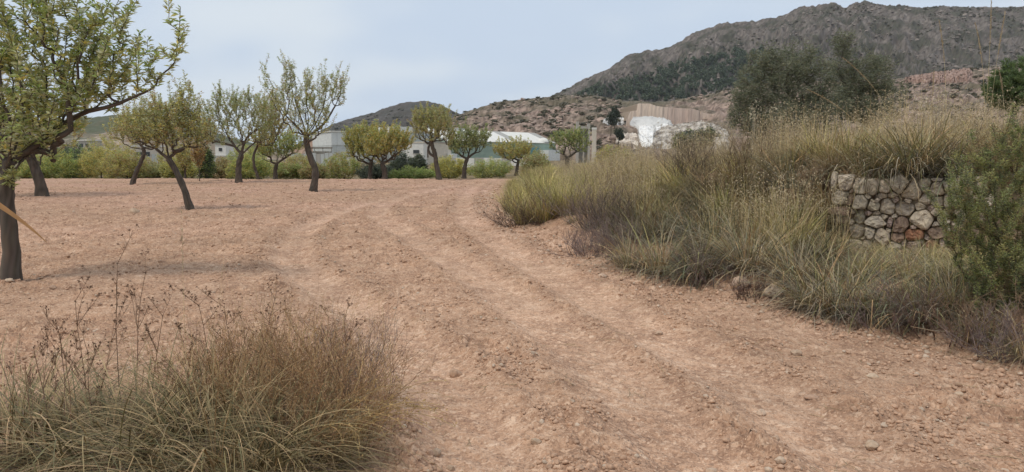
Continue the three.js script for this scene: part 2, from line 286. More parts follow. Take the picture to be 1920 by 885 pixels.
// a woody plant: trunk and limbs follow given polylines (local metres), shoots grow to points spread through the crown's lobes
function woody(o) {
  const R = rng(o.seed), g = thing(o.name, o.label, o.category, o.base, o.group), nodes = [];
  const add = (p, parent, kind) => { nodes.push({ p, parent, kind, kids: [], r: 0, end: false }); const i = nodes.length - 1; if (parent >= 0) nodes[parent].kids.push(i); return i; };
  const run = (pts, from, kind, step) => { // polyline -> nodes
    const c = new THREE.CatmullRomCurve3(from >= 0 ? [nodes[from].p, ...pts] : pts), n = Math.max(2, Math.round(c.getLength() / step)); let i = from;
    for (let k = from >= 0 ? 1 : 0; k <= n; k++) { const p = c.getPoint(k / n); if (k > 0 && k < n) p.add(V(R() - 0.5, R() - 0.5, R() - 0.5).multiplyScalar(step * 0.16)); i = add(p, i, kind); } return i;
  };
  const fork = run(o.trunk, -1, 0, 0.12), trunkEnd = nodes.length;
  (o.limbs || []).forEach((l) => { const from = l.from === undefined ? fork : Math.floor(l.from * fork); nodes[run(l.pts, from, 1, 0.15)].end = true; });
  const tips = []; const W = o.lobes.reduce((s, l) => s + l.w, 0);
  for (const l of o.lobes) { const n = Math.round(o.tips * l.w / W); for (let k = 0; k < n; k++) { let q; do q = V(R() * 2 - 1, R() * 2 - 1, R() * 2 - 1); while (q.lengthSq() > 1); q.multiplyScalar(0.55 + 0.45 * Math.sqrt(q.length())); const jag = 1 + 0.22 * (R() - 0.3); tips.push(V(l.c.x + q.x * l.r.x * jag, l.c.y + q.y * l.r.y * jag, l.c.z + q.z * l.r.z * jag)); } }
  const f = nodes[fork].p, low = o.minY ?? 0.2; tips.forEach((t) => { t.y = Math.max(t.y, low); }); tips.sort((a, b) => a.distanceToSquared(f) - b.distanceToSquared(f));
  const upw = o.upright ?? 0.5, from0 = o.fromRoot ? 0 : Math.floor(trunkEnd * 0.75);
  for (const t of tips) {
    let best = fork, bd = 1e9;
    for (let i = from0; i < nodes.length; i++) { const p = nodes[i].p, dx = t.x - p.x, dy = t.y - p.y, dz = t.z - p.z, hd = Math.hypot(dx, dz), d = Math.hypot(hd, dy) + (dy < hd * 0.35 ? (hd * 0.35 - dy) * 1.5 : 0) + 0.12 * p.distanceTo(f) + (nodes[i].kids.length > 2 ? 0.3 : 0); if (d < bd) { bd = d; best = i; } }
    const s = nodes[best].p, L = s.distanceTo(t); if (L < 0.08) continue;
    const mid = s.clone().lerp(t, 0.5); mid.x = lerp(mid.x, t.x, upw * 0.7); mid.z = lerp(mid.z, t.z, upw * 0.7); mid.y = lerp(mid.y, s.y, upw * 0.35);
    const n = Math.max(2, Math.ceil(L / (o.step ?? 0.14))); let i = best;
    for (let k = 1; k <= n; k++) { const w = k / n, p = s.clone().multiplyScalar((1 - w) ** 2).addScaledVector(mid, 2 * w * (1 - w)).addScaledVector(t, w * w); if (k < n) p.add(V(R() - 0.5, R() - 0.5, R() - 0.5).multiplyScalar(0.03 + 0.02 * L)); i = add(p, i, 2); }
    nodes[i].end = true;
    if (o.whip && R() < 0.8) { const wl = o.whip * (0.15 + 0.95 * R() ** 1.5), k = Math.ceil(wl / 0.1), dv = V((t.x - f.x) * 0.18 + (R() - 0.5) * 0.9, 0.9, (t.z - f.z) * 0.18 + (R() - 0.5) * 0.9).normalize(), q = t.clone(); for (let m = 0; m < k; m++) { q.addScaledVector(dv, wl / k); dv.x += (R() - 0.5) * 0.12; dv.z += (R() - 0.5) * 0.12; i = add(q.clone(), i, 2); } nodes[i].end = true; }
  }
  const tr = o.twigR ?? 0.004, nEnd = nodes.filter((n) => !n.kids.length).length, ex = clamp(Math.log(nEnd) / Math.log(Math.max(1.5, o.trunkR / tr)), 1.35, 3); for (let i = nodes.length - 1; i >= 0; i--) { const nd = nodes[i]; let s = 0; for (const k of nd.kids) s += nodes[k].r ** ex; nd.r = Math.max(tr, s ** (1 / ex)); }
  for (let i = 0; i < trunkEnd; i++) { const t = i / Math.max(1, trunkEnd - 1); nodes[i].r = o.trunkR * (0.98 - 0.2 * t + 0.42 * Math.exp(-t * 14)); }
  for (let i = 1; i < nodes.length; i++) nodes[i].r = Math.min(nodes[i].r, nodes[nodes[i].parent].r * (nodes[i].parent < trunkEnd && i >= trunkEnd ? 0.6 : nodes[i].kind === 1 ? 0.968 : 0.985));
  const bark = o.bark || [0.085, 0.066, 0.05], twigs = new GB(), done = new Set();
  const chain = (start, first) => { const pts = [], rr = []; if (first >= 0) { pts.push(nodes[first].p); rr.push(Math.min(nodes[first].r, nodes[start].r * 1.25)); } let i = start; for (;;) { pts.push(nodes[i].p); rr.push(nodes[i].r); done.add(i); let b = -1; for (const k of nodes[i].kids) if (!done.has(k) && (b < 0 || nodes[k].r > nodes[b].r)) b = k; if (b < 0) break; if (start === 0 && i < trunkEnd && b >= trunkEnd) break; i = b; } return [pts, rr]; };
  { const [p, r] = chain(0, -1), gb = new GB(); p[0] = p[0].clone().add(V(0, -0.12, 0)); tube(gb, p, r, bark, R, 0.2); part(g, 'trunk', gb.geo(), M.bark); }
  for (let i = 1; i < nodes.length; i++) if (!done.has(i)) { const big = nodes[i].r > (o.limbMin ?? 0.035), [p, r] = chain(i, nodes[i].parent); if (big) { const gb = new GB(); tube(gb, p, r, bark, R, 0.1); part(g, 'limb', gb.geo(), M.bark); } else tube(twigs, p, r, o.twigCol || bark, R); }
  if (twigs.n) part(g, 'twigs', twigs.geo(), M.bark).userData.kind = 'stuff';
  // leaves on the thin wood
  const lf = new GB(), thin = nodes.map((nd, i) => (i >= trunkEnd && nd.r < (o.leafWood ?? 0.011) ? i : -1)).filter((i) => i >= 0), per = o.leaves / Math.max(1, thin.length);
  const dir = new THREE.Vector3(), out = new THREE.Vector3(); let acc = 0, phase = 0;
  for (const i of thin) {
    const a = nodes[nodes[i].parent].p, b = nodes[i].p; acc += per * (0.6 + 0.8 * R()); dir.copy(b).sub(a).normalize();
    const tint = pick(o.cols, R);
    while (acc >= 1) {
      acc -= 1; phase += 2.4 + R() * 0.4; out.set(Math.cos(phase), 0, Math.sin(phase)); const q = V(0, 0, 0).copy(a).lerp(b, R() * 1.1); if (o.scatter) q.add(V(R() - 0.5, R() - 0.5, R() - 0.5).multiplyScalar(o.scatter));
      const d = V(out.x, (R() - 0.35) * 1.1, out.z).addScaledVector(dir, o.along ?? 0.55).normalize(), s = 0.65 + 0.6 * R();
      leafAt(lf, q, d, o.leafL * s, o.leafW * s, vary(R() < (o.pale ?? 0) ? [0.62, 0.62, 0.42] : R() < 0.75 ? tint : pick(o.cols, R), R, 0.3), R);
    }
  }
  part(g, 'crown', lf.geo(), M.leaf);
  return g;
}
function blade(gb, x, y, z, az, len, w, th0, bend, col, segs, R) {
  const dx = Math.cos(az), dz = Math.sin(az), tw = az + Math.PI / 2 + (R() - 0.5) * 1.4, wx = Math.cos(tw), wz = Math.sin(tw); let th = th0, px = x, py = y, pz = z, pa = -1, pb = -1, sway = (R() - 0.5) * 0.5; const kink = R() < 0.28 ? 1 + Math.floor(R() * segs) : -1, ka = 0.7 + R() * 1.1;
  for (let k = 0; k < segs; k++) {
    const t = k / segs, ww = w * 0.5 * (1 - t * t * 0.85), a = gb.v(px - wx * ww, py, pz - wz * ww, col), b = gb.v(px + wx * ww, py, pz + wz * ww, col); if (k) gb.q(pa, pb, b, a); pa = a; pb = b;
    const st = len / segs, sn = Math.sin(th), cs = Math.cos(th); px += st * (sn * dx - sway * sn * dz * t); pz += st * (sn * dz + sway * sn * dx * t); py += st * cs; th += bend / segs * (0.5 + t); if (k === kink) th += ka;
  }
  const e = gb.v(px, py, pz, col); gb.t(pa, pb, e);
}
function tussock(gb, o, R) { // arching clump at the origin
  for (let k = 0; k < o.n; k++) {
    const az = R() * 6.283, rr = o.r * Math.sqrt(R()), ba = az + (R() - 0.5) * 1.6, len = lerp(o.len[0], o.len[1], R()), dead = R() < o.dead;
    blade(gb, Math.cos(ba) * rr, -0.03, Math.sin(ba) * rr, az, len * (dead ? 0.85 : 1), o.w * (R() < 0.1 ? 1.9 : 0.6 + 0.7 * R()), (dead ? 0.5 : o.th[0]) + R() * o.th[1], lerp(o.bend[0], o.bend[1], R()) * (dead ? 1.25 : 1), vary(dead ? pick(o.deadCols, R) : pick(o.cols, R), R, 0.3), o.segs || 4, R);
  }
  return gb;
}
function brush(gb, o, R) { // bare or leafy twig bush at the origin, o.h metres high
  const grow = (p, d, len, r, lvl) => {
    const pts = [p.clone()], rr = [r], n = 3; let q = p.clone(), dd = d.clone();
    for (let k = 0; k < n; k++) { dd.add(V(R() - 0.5, (R() - 0.42) * 0.9, R() - 0.5).multiplyScalar(o.wild)).normalize(); q = q.clone().addScaledVector(dd, len / n); pts.push(q); rr.push(r * (1 - (k + 1) / n * 0.5)); }
    tube(gb, pts, rr, pick(o.cols, R), R);
    if (lvl > 0) { const m = o.split + Math.floor(R() * 2); for (let k = 0; k < m; k++) { const i = 1 + Math.floor(R() * n), nd = dd.clone().add(V(R() - 0.5, R() * 0.5 - 0.1, R() - 0.5).multiplyScalar(1.5)).normalize(); grow(pts[i], nd, len * (0.5 + 0.3 * R()), r * 0.62, lvl - 1); } }
    else if (o.leaf) for (let k = 0; k < o.leaf; k++) { const i = Math.floor(R() * n), s = pts[i].clone().lerp(pts[i + 1], R()); leafAt(gb, s, V(R() - 0.5, R() - 0.3, R() - 0.5).normalize(), o.leafL * (0.6 + 0.8 * R()), o.leafL * 0.4, vary(pick(o.leafCols, R), R, 0.3), R); }
  };
  for (let k = 0; k < o.stems; k++) { const a = R() * 6.283, th = R() * o.spread; grow(V(Math.cos(a) * o.r * R(), -0.03, Math.sin(a) * o.r * R()), V(Math.sin(th) * Math.cos(a), Math.cos(th), Math.sin(th) * Math.sin(a)), o.h * (0.4 + 0.3 * R()), o.stemR, o.levels); }
  return gb;
}
const onGround = (x, z, dy = 0) => V(x, groundY(x, z) + dy, z);
const LEAF = { olive: [0.40, 0.41, 0.14], grey: [0.46, 0.47, 0.23], yellow: [0.62, 0.55, 0.15], gold: [0.64, 0.49, 0.15], brown: [0.46, 0.33, 0.15], green: [0.36, 0.45, 0.125], dark: [0.10, 0.13, 0.06], blue: [0.12, 0.145, 0.11] };

// ---------------------------------------------------------------- almond trees of the field
function almond(o) { // rows and columns of the photograph at the range of the trunk's foot
  const base = gp(...o.base), d = -base.z, y = landH(base.x, base.z) - 0.03, org = V(base.x, y, base.z), S = d / FPX, R = rng(o.seed * 7 + 1);
  const loc = ([u, v, dz = 0]) => at(u, v, d + dz).sub(org);
  const trunk = [V(0, 0, 0), ...o.trunk.map(loc)];
  const lobes = o.lobes.map(([u, v, ru, rv, w = 1, dz = 0]) => ({ c: loc([u, v, dz]), r: V(ru * S, rv * S, Math.max(ru * S * 0.85, 0.3)), w: w * ru * rv }));
  return woody({ name: 'almond_tree', category: 'tree', group: 'almond trees of the ploughed field', seed: o.seed, label: o.label, base: org, trunk, limbs: (o.limbs || []).map((l) => ({ pts: l.p.map(loc), from: l.from })), lobes, trunkR: o.r * S * 0.88, tips: Math.round(o.tips * 1.25), leaves: Math.round(o.leaves * (o.lf ?? 1.9)), leafL: (o.leafL ?? 0.085) * 0.95, leafW: (o.leafW ?? 0.026) * 0.85, cols: o.cols, upright: 0.75, pale: 0.1, leafWood: o.leafWood ?? 0.016, limbMin: o.limbMin ?? 0.028, scatter: o.scatter ?? 0.07, whip: o.whip ?? 0.7, minY: 0.6, step: o.step });
}
const { olive, grey, yellow, gold, brown, green, dark, blue } = LEAF;
almond({ seed: 1, label: 'nearest almond tree at the left edge, its long bough reaching right into the sky', base: [22, 527], r: 16, trunk: [[18, 440], [13, 375], [14, 325], [22, 300]],
  limbs: [{ p: [[55, 281, 0.1], [122, 232, 0.15], [152, 214, 0.1], [207, 200, 0], [262, 178, -0.1], [290, 160, 0], [299, 144], [325, 120], [332, 100], [338, 12]] }, { p: [[36, 250, 0.3], [56, 194, 0.5], [64, 142, 0.5], [82, 112, 0.4], [85, 60, 0.4], [82, -40, 0.5]] }, { p: [[-40, 240, -0.4], [-90, 150, -0.7], [-110, 40, -0.8]] }, { p: [[20, 250, -0.5], [40, 170, -0.9], [30, 90, -1]] }],
  lobes: [[30, 70, 70, 110, 1.2], [120, 60, 60, 100, 1.0], [190, 80, 45, 100, 1.0], [90, 190, 90, 70, 1.4], [40, 260, 75, 55, 1.2], [170, 165, 60, 45, 1.2], [222, 90, 18, 90, 1.0], [240, 160, 35, 30, 0.9], [262, 105, 12, 55, 0.7], [300, 130, 24, 30, 0.55], [328, 90, 12, 55, 0.6], [-60, 120, 90, 150, 0.8], [10, 330, 40, 30, 0.8], [285, 110, 8, 30, 1]],
  tips: 400, leaves: 13500, leafL: 0.092, leafW: 0.027, leafWood: 0.013, cols: [olive, olive, grey, grey, olive, green, yellow, green], limbMin: 0.02, scatter: 0.03, step: 0.1, lf: 1.3, whip: 0.5 });
almond({ seed: 2, label: 'thick leaning almond trunk behind the nearest tree, with yellowing leaves', base: [80, 370], r: 10.5, trunk: [[73, 335], [62, 305], [50, 283]], limbs: [{ p: [[20, 260], [-10, 220], [-20, 170]] }, { p: [[90, 262, 1], [120, 245, 1.5], [140, 210, 1.5]] }],
  lobes: [[30, 235, 95, 60], [0, 165, 90, 60], [90, 190, 70, 60, 0.8], [-60, 230, 90, 60], [40, 285, 60, 28, 0.8], [110, 255, 45, 28, 0.8]], tips: 420, leaves: 15000, leafL: 0.1, leafW: 0.034, cols: [yellow, olive, brown, olive, yellow, brown] });
almond({ seed: 3, label: 'thin curved almond trunk second from the left field edge, pale house behind', base: [248, 345], r: 4.6, trunk: [[254, 326], [264, 304], [270, 287], [268, 276]], limbs: [{ p: [[285, 280], [296, 268]] }, { p: [[258, 262], [245, 245]] }], lobes: [[262, 240, 42, 34], [300, 225, 35, 34], [228, 245, 26, 24, 0.8], [280, 200, 26, 20, 0.5]], tips: 300, leaves: 7500, leafL: 0.11, leafW: 0.04, cols: [olive, brown, grey, olive, yellow] });
almond({ seed: 4, label: 'leaning almond tree with a slanting trunk and forked crown, stone lying beside it', base: [358, 393], r: 7.0, trunk: [[346, 358], [331, 322], [316, 298]], limbs: [{ p: [[300, 285], [280, 268], [262, 250]] }, { p: [[325, 290], [340, 272], [352, 240]] }, { p: [[312, 275], [310, 240]] }],
  lobes: [[290, 245, 52, 34], [335, 245, 48, 38], [345, 205, 32, 34, 0.9], [300, 215, 34, 26, 0.8], [348, 182, 9, 22, 1.5], [380, 245, 22, 30, 0.8], [250, 235, 26, 26, 0.6]], tips: 430, leaves: 9500, leafL: 0.088, leafW: 0.028, cols: [olive, grey, brown, olive, yellow] });
almond({ seed: 5, label: 'broad vase-shaped almond tree forking low, left of the tall pruned one', base: [448, 343], r: 6.4, trunk: [[447, 322], [449, 302], [453, 289]], limbs: [{ p: [[442, 276], [425, 250], [412, 222], [408, 190]] }, { p: [[472, 272], [494, 252], [506, 228], [510, 195]] }, { p: [[458, 268], [474, 240], [482, 205], [480, 180]] }],
  lobes: [[392, 222, 26, 34], [420, 205, 28, 32], [455, 208, 30, 32], [492, 212, 30, 36], [430, 250, 44, 24, 0.9], [492, 250, 28, 24, 0.7], [375, 235, 18, 26, 0.7], [410, 180, 6, 14, 2], [465, 182, 6, 14, 2], [440, 185, 5, 14, 2]], tips: 480, leaves: 12500, leafL: 0.1, leafW: 0.036, cols: [olive, olive, grey, olive, brown, green] });
almond({ seed: 6, label: 'tall pruned almond tree with sinuous trunk and upright shoots against the sky', base: [587, 360], r: 7.4, trunk: [[590, 340], [591, 318], [583, 297], [576, 276], [574, 256]], limbs: [{ p: [[560, 240], [535, 215], [515, 180], [500, 150], [487, 112]] }, { p: [[566, 225], [552, 185], [545, 150], [541, 112]] }, { p: [[590, 235], [606, 200], [612, 165], [610, 135]] }, { p: [[600, 240], [625, 205], [638, 175], [641, 150]] }, { p: [[578, 230], [575, 190], [572, 145]] }],
  lobes: [[543, 150, 13, 40, 1.4], [548, 200, 28, 36], [580, 195, 28, 42], [610, 175, 18, 40, 1.1], [632, 175, 14, 28, 1.2], [572, 245, 36, 20, 0.8], [605, 225, 22, 24, 0.8], [500, 150, 8, 30, 1], [520, 185, 16, 24, 0.7], [575, 155, 8, 20, 1.2], [643, 155, 6, 16, 1.4]], tips: 420, leaves: 8200, leafL: 0.09, leafW: 0.03, cols: [olive, grey, olive, green, yellow, brown] });
almond({ seed: 7, label: 'slender almond with russet leaves between the vase-shaped and the tall pruned tree', base: [485, 338], r: 3.2, trunk: [[480, 322], [476, 308], [476, 290], [488, 262]], lobes: [[508, 215, 24, 40], [490, 255, 30, 24], [520, 240, 20, 20]], tips: 260, leaves: 6200, leafL: 0.11, leafW: 0.042, cols: [brown, yellow, olive, brown, olive], limbs: [{ p: [[500, 235], [512, 205], [518, 180]] }] });
almond({ seed: 8, label: 'small green almond with spreading arms behind the tall pruned tree', base: [517, 335], r: 4.6, trunk: [[516, 320], [519, 307]], limbs: [{ p: [[532, 298], [545, 290]] }, { p: [[502, 302], [492, 297]] }, { p: [[520, 290], [524, 270]] }], lobes: [[515, 275, 32, 22], [545, 270, 24, 24], [495, 285, 20, 14]], tips: 260, leaves: 6800, leafL: 0.11, leafW: 0.044, cols: [green, yellow, olive, green] });
almond({ seed: 9, label: 'yellow-green almond with a thin trunk, left of the twin pair', base: [694, 333], r: 4.6, trunk: [[694, 317], [697, 302]], limbs: [{ p: [[680, 290], [665, 275], [660, 255]] }, { p: [[702, 288], [705, 260]] }], lobes: [[685, 268, 36, 32], [665, 270, 20, 28], [705, 255, 22, 18], [652, 262, 6, 16]], tips: 420, leaves: 12500, leafL: 0.11, leafW: 0.046, cols: [yellow, olive, gold, yellow, green] });
almond({ seed: 10, label: 'yellow-green almond with a stout trunk, right of the twin pair', base: [722, 334], r: 6, trunk: [[720, 318], [716, 306]], limbs: [{ p: [[730, 300], [742, 285], [757, 272]] }, { p: [[705, 290], [700, 268]] }, { p: [[722, 285], [728, 260]] }], lobes: [[730, 268, 34, 30], [710, 275, 30, 26], [745, 262, 20, 22], [765, 268, 16, 18, 0.25]], tips: 440, leaves: 12500, leafL: 0.11, leafW: 0.046, cols: [yellow, gold, olive, yellow, green, gold] });
almond({ seed: 11, label: 'almond tree with a bare pruned stub, in front of the cream buildings', base: [824, 336], r: 5.2, trunk: [[819, 312], [816, 292], [811, 275], [807, 262]], limbs: [{ p: [[806, 288], [803, 278], [806, 270]], from: 0.5 }, { p: [[795, 245], [788, 220]] }, { p: [[822, 250], [832, 225]] }], lobes: [[810, 242, 38, 26], [790, 225, 22, 22], [828, 232, 24, 28], [805, 212, 34, 12, 0.7], [842, 255, 14, 20, 0.6]], tips: 360, leaves: 9000, leafL: 0.11, leafW: 0.044, cols: [olive, brown, olive, grey, yellow] });
almond({ seed: 12, label: 'almond tree with outspread low arms, in front of the long green shed', base: [870, 333], r: 4.8, trunk: [[871, 315], [876, 298]], limbs: [{ p: [[862, 290], [854, 284], [848, 270]] }, { p: [[888, 288], [902, 283], [908, 270]] }, { p: [[880, 284], [882, 262]] }], lobes: [[870, 268, 30, 24], [895, 262, 22, 20], [852, 268, 14, 20], [912, 262, 12, 16, 0.5], [878, 248, 20, 12, 0.7]], tips: 300, leaves: 7600, leafL: 0.12, leafW: 0.044, cols: [olive, grey, olive, green, dark] });
almond({ seed: 13, label: 'low golden-leaved almond at the end of the track beside the grass bank', base: [968, 325], r: 3.8, trunk: [[970, 312], [973, 300]], limbs: [{ p: [[962, 294], [950, 288]] }, { p: [[980, 292], [990, 285]] }], lobes: [[960, 282, 34, 18], [985, 286, 18, 18], [938, 280, 14, 12, 0.8]], tips: 260, leaves: 6500, leafL: 0.13, leafW: 0.055, cols: [gold, yellow, brown, green, yellow] });
almond({ seed: 14, label: 'rounded dark green almond beside the pale concrete pillar', base: [1064, 318], r: 5, trunk: [[1063, 304], [1064, 296]], limbs: [{ p: [[1054, 286], [1046, 276]] }, { p: [[1076, 288], [1086, 278]] }], lobes: [[1055, 268, 26, 20], [1085, 266, 26, 20], [1070, 256, 26, 12], [1048, 252, 6, 8]], tips: 320, leaves: 9500, leafL: 0.13, leafW: 0.05, cols: [green, dark, olive, green, yellow] });
almond({ seed: 15, label: 'young almond with a bare pole trunk and yellow leaves, right of the leaning tree', base: [347, 336], r: 2.2, trunk: [[347, 320], [346, 305]], lobes: [[345, 296, 18, 24]], tips: 130, leaves: 2600, leafL: 0.11, leafW: 0.045, cols: [yellow, olive, brown] });
almond({ seed: 16, label: 'thin sapling with rusty orange leaves, left of the vase-shaped tree', base: [374, 341], r: 0.9, trunk: [[374, 322], [372, 308]], lobes: [[371, 290, 13, 22]], tips: 90, leaves: 1500, leafL: 0.11, leafW: 0.045, cols: [[0.32, 0.15, 0.06], brown, gold] });

// ---------------------------------------------------------------- bushes along the far edge of the field
function bush(u, vTop, vBase, hw, cols, label, seed, name = 'bush', extra = {}) {
  const d = extra.d ?? Math.min(74, -gp(u, Math.max(vBase, 319)).z + (seed % 5)), foot = at(u, vBase, d), x = foot.x, z = -d, y = landH(x, z), S = d / FPX, topY = at(u, vTop, d).y, h = Math.max(0.5, topY - y), w = hw * S;
  return woody({ name, category: 'bush', group: extra.group ?? 'bushes along the far edge of the field', seed: 900 + seed, label, base: V(x, y, z), trunk: [V(0, 0, 0), V(0, h * 0.14, 0)], lobes: [{ c: V(0, h * 0.5, 0), r: V(w * 0.8, h * 0.5, w * 0.8), w: 2 }, { c: V(-w * 0.5, h * 0.38, 0.2), r: V(w * 0.5, h * 0.36, w * 0.5), w: 1 }, { c: V(w * 0.5, h * 0.42, -0.1), r: V(w * 0.5, h * 0.38, w * 0.5), w: 1 }], trunkR: 0.06, tips: extra.tips ?? 260, leaves: extra.leaves ?? 9000, leafL: extra.leafL ?? 0.14, leafW: extra.leafW ?? 0.05, cols, upright: 0.5, scatter: 0.3, minY: 0.08, fromRoot: true, limbMin: 0.05, leafWood: 0.02 });
}
[[12, 292, 60, [yellow, olive, green], 'yellow-green bush at the left frame edge beyond the field'], [105, 296, 44, [yellow, green, olive], 'yellow-green bush left of the dark evergreen beyond the field'], [142, 272, 38, [dark, green, dark], 'dark evergreen bush rising behind yellow ones at left'], [190, 292, 44, [yellow, gold, olive], 'golden bush just right of the dark evergreen at left'], [238, 280, 40, [olive, yellow, brown], 'olive-brown bush behind the thin curved almond'], [300, 303, 44, [brown, olive, grey], 'low brown bush in front of the pale house'], [338, 306, 30, [yellow, olive], 'low yellowish bush behind the young almond'], [386, 268, 15, [dark, dark, green], 'narrow dark cypress-like bush left of the vase-shaped almond'], [414, 312, 30, [brown, olive, brown], 'low russet bush at the foot of the vase-shaped almond'], [470, 292, 40, [yellow, green, olive], 'bright yellow-green bush behind the vase-shaped almond trunk'], [545, 306, 34, [olive, brown, green], 'low olive bush left of the sinuous trunk'], [645, 296, 40, [olive, green, brown, yellow], 'wide round bush right of the sinuous trunk'], [705, 312, 34, [blue, dark, blue], 'bluish dark bush at the feet of the twin almonds'], [752, 300, 24, [blue, dark], 'dark blue-green bush right of the stout twin trunk'], [783, 295, 15, [dark, blue], 'small very dark round bush before the cream building'], [772, 315, 40, [green, olive, green], 'low bright green mound right of the twin almonds'], [842, 306, 34, [yellow, olive, yellow], 'yellow-green bush between two almond trunks at centre'], [920, 303, 40, [olive, green, yellow, grey], 'loose green bush before the low white wall'], [60, 312, 30, [brown, olive], 'low brown bush behind the thick leaning trunk'], [590, 312, 24, [olive, brown], 'small olive bush directly behind the sinuous trunk'], [268, 312, 30, [olive, yellow, brown], 'low bush behind the foot of the thin curved almond'], [1005, 296, 30, [olive, brown, grey], 'greyish bush behind the yellow grass at the track end'], [-60, 285, 60, [olive, yellow], 'olive bush just outside the left frame edge'], [1150, 288, 36, [olive, yellow, brown], 'olive scrub bush below the white quarry heap']]
  .forEach(([u, vt, hw, cols, label], i) => bush(u, vt - [2, 14, 8, 18, 5][i % 5], 333 - (i % 3), hw * 1.1, cols, label, i + 1));
[[205, 252, 50, [yellow, olive, gold], 'tall yellow-green thicket behind the golden bush at left'], [62, 262, 48, [olive, yellow, green], 'olive thicket behind the thick leaning trunk'], [128, 268, 34, [dark, blue, dark], 'blackish evergreen at far left under the long bough'], [330, 272, 40, [olive, brown, yellow], 'tall olive-brown thicket behind the leaning almond'], [462, 268, 44, [yellow, green, olive], 'tall yellow-green thicket behind the vase-shaped almond'], [560, 288, 34, [olive, yellow, brown], 'loose olive thicket behind the sinuous trunk'], [-40, 250, 60, [olive, green], 'olive thicket at the left frame edge']].forEach(([u, vt, hw, cols, label], i) => bush(u, vt, 325, hw, cols, label, 40 + i, 'thicket', { d: 64 + 3 * (i % 4), leaves: 11000, tips: 320, group: 'thickets beyond the field' }));

// ---------------------------------------------------------------- distant buildings
const box = (w, h, d, x = 0, y = 0, z = 0) => { const g = new THREE.BoxGeometry(w, h, d); g.translate(x, y, z); return g; };
const paint = (r, g, b, ro = 0.75) => { const S = 128; const R = rng(Math.floor(r * 1e4)); return std({ color: new THREE.Color(r, g, b), roughness: ro, map: grimeMap() }); };
let grime; function grimeMap() { return (grime ??= tileTex(256, (u, v) => { const n = 0.5 * pnoise(u, v, 6, 2) + 0.35 * pnoise(u, v, 17, 7), st = pnoise(u, v * 0.12, 30, 11); const k = 232 + 18 * n + 12 * st; return [k, k * 0.99, k * 0.97]; }, true)); }
const W = { white: paint(0.88, 0.87, 0.84), bluish: paint(0.80, 0.83, 0.84), greyblue: paint(0.60, 0.63, 0.63), cream: paint(0.74, 0.67, 0.58), green: paint(0.36, 0.47, 0.40), teal: paint(0.16, 0.36, 0.38), roof: paint(0.46, 0.45, 0.43), darkw: paint(0.05, 0.055, 0.06, 0.3), concrete: paint(0.50, 0.47, 0.43), brownw: paint(0.2, 0.15, 0.11) };
// thing whose front runs between two bearings; returns group + metres
function frontage(name, label, category, u0, u1, vTop, d0, d1 = d0, group) {
  const a = at(u0, HORIZON, d0), b = at(u1, HORIZON, d1), mid = a.clone().lerp(b, 0.5), y = landH(mid.x, mid.z) - 0.1, g = thing(name, label, category, V(mid.x, y, mid.z), group); g.rotation.y = -Math.atan2(b.z - a.z, b.x - a.x);
  return { g, w: Math.hypot(b.x - a.x, b.z - a.z), h: at(u0, vTop, d0).y - y };
}
{ // pale blue hall
  const { g, w, h } = frontage('warehouse', 'pale blue-grey metal hall left of the yellow-green almonds', 'warehouse', 622, 706, 247, 205, 212);
  part(g, 'wall', box(w, h * 0.58, 22, 0, h * 0.29, -11), W.greyblue); const n = 8; for (let i = 0; i < n; i++) part(g, 'cladding_panel', box(w / n - 0.05, h * 0.42, 22.2, -w / 2 + (i + 0.5) * w / n, h * 0.79, -11), W.bluish); part(g, 'roof', box(w + 0.5, 0.3, 22.8, 0, h + 0.15, -11), W.white);
}
{ // long green shed
  const { g, w, h } = frontage('shed', 'long green shed with white roof behind the almonds', 'shed', 838, 1042, 264, 190, 226);
  part(g, 'wall', box(w, h, 16, 0, h / 2, -8), W.green);
  const n = 14; for (let i = 0; i < n; i++) { const p = part(g, 'roof_panel', box(w / n - 0.04, 0.18, 10, 0, 0, 0), i % 5 === 3 ? W.roof : W.white); p.position.set(-w / 2 + (i + 0.5) * w / n, h + 1.7, -4.4); p.rotation.x = 0.36; }
  for (const x of [-0.30, 0.17, 0.40]) { const c = new THREE.SphereGeometry(1.9, 18, 9, 0, Math.PI * 2, 0, Math.PI / 2); c.scale(1.1, 0.75, 1); c.translate(x * w, h + 0.2, -1.4); part(g, 'skylight_dome', c, W.white); }
  const door = part(g, 'gate', box(w * 0.1, h * 0.55, 0.2, w * 0.27, h * 0.45, 0.12), W.teal); for (const s of [-1, 1]) part(door, 'frame', box(0.3, h * 0.6, 0.3, w * 0.27 + s * w * 0.053, h * 0.45, 0.2), W.greyblue);
  part(g, 'lean_to', box(w * 0.12, h * 0.62, 4, w * 0.38, h * 0.31, 2.02), W.bluish);
}
{ const { g, w, h } = frontage('shed', 'long hall with a white roof band behind the twin and stubbed almonds', 'building', 730, 872, 237, 215, 228); part(g, 'wall', box(w, h - 1.7, 10, 0, (h - 1.7) / 2, -5), W.greyblue); for (let i = 0; i < 10; i++) part(g, 'roof_panel', box(w / 10 - 0.06, 1.7, 10.4, -w / 2 + (i + 0.5) * w / 10, h - 0.85, -5), i % 4 === 3 ? W.roof : W.white); }
{ const { g, w, h } = frontage('house', 'white building with a small dark window beside the cream one', 'house', 752, 794, 268, 150, 150); part(g, 'wall', box(w, h, 8, 0, h / 2, -4), W.white); part(g, 'parapet', box(w + 0.2, 0.25, 8.2, 0, h + 0.12, -4), W.cream); const wd = part(g, 'window', box(1.3, 0.75, 0.1, w * 0.18, h * 0.62, 0.06), W.darkw); part(wd, 'sill', box(1.5, 0.1, 0.2, w * 0.18, h * 0.62 - 0.44, 0.1), W.concrete); part(g, 'plinth', box(w + 0.06, 0.7, 0.1, 0, 0.35, 0.06), W.concrete); }
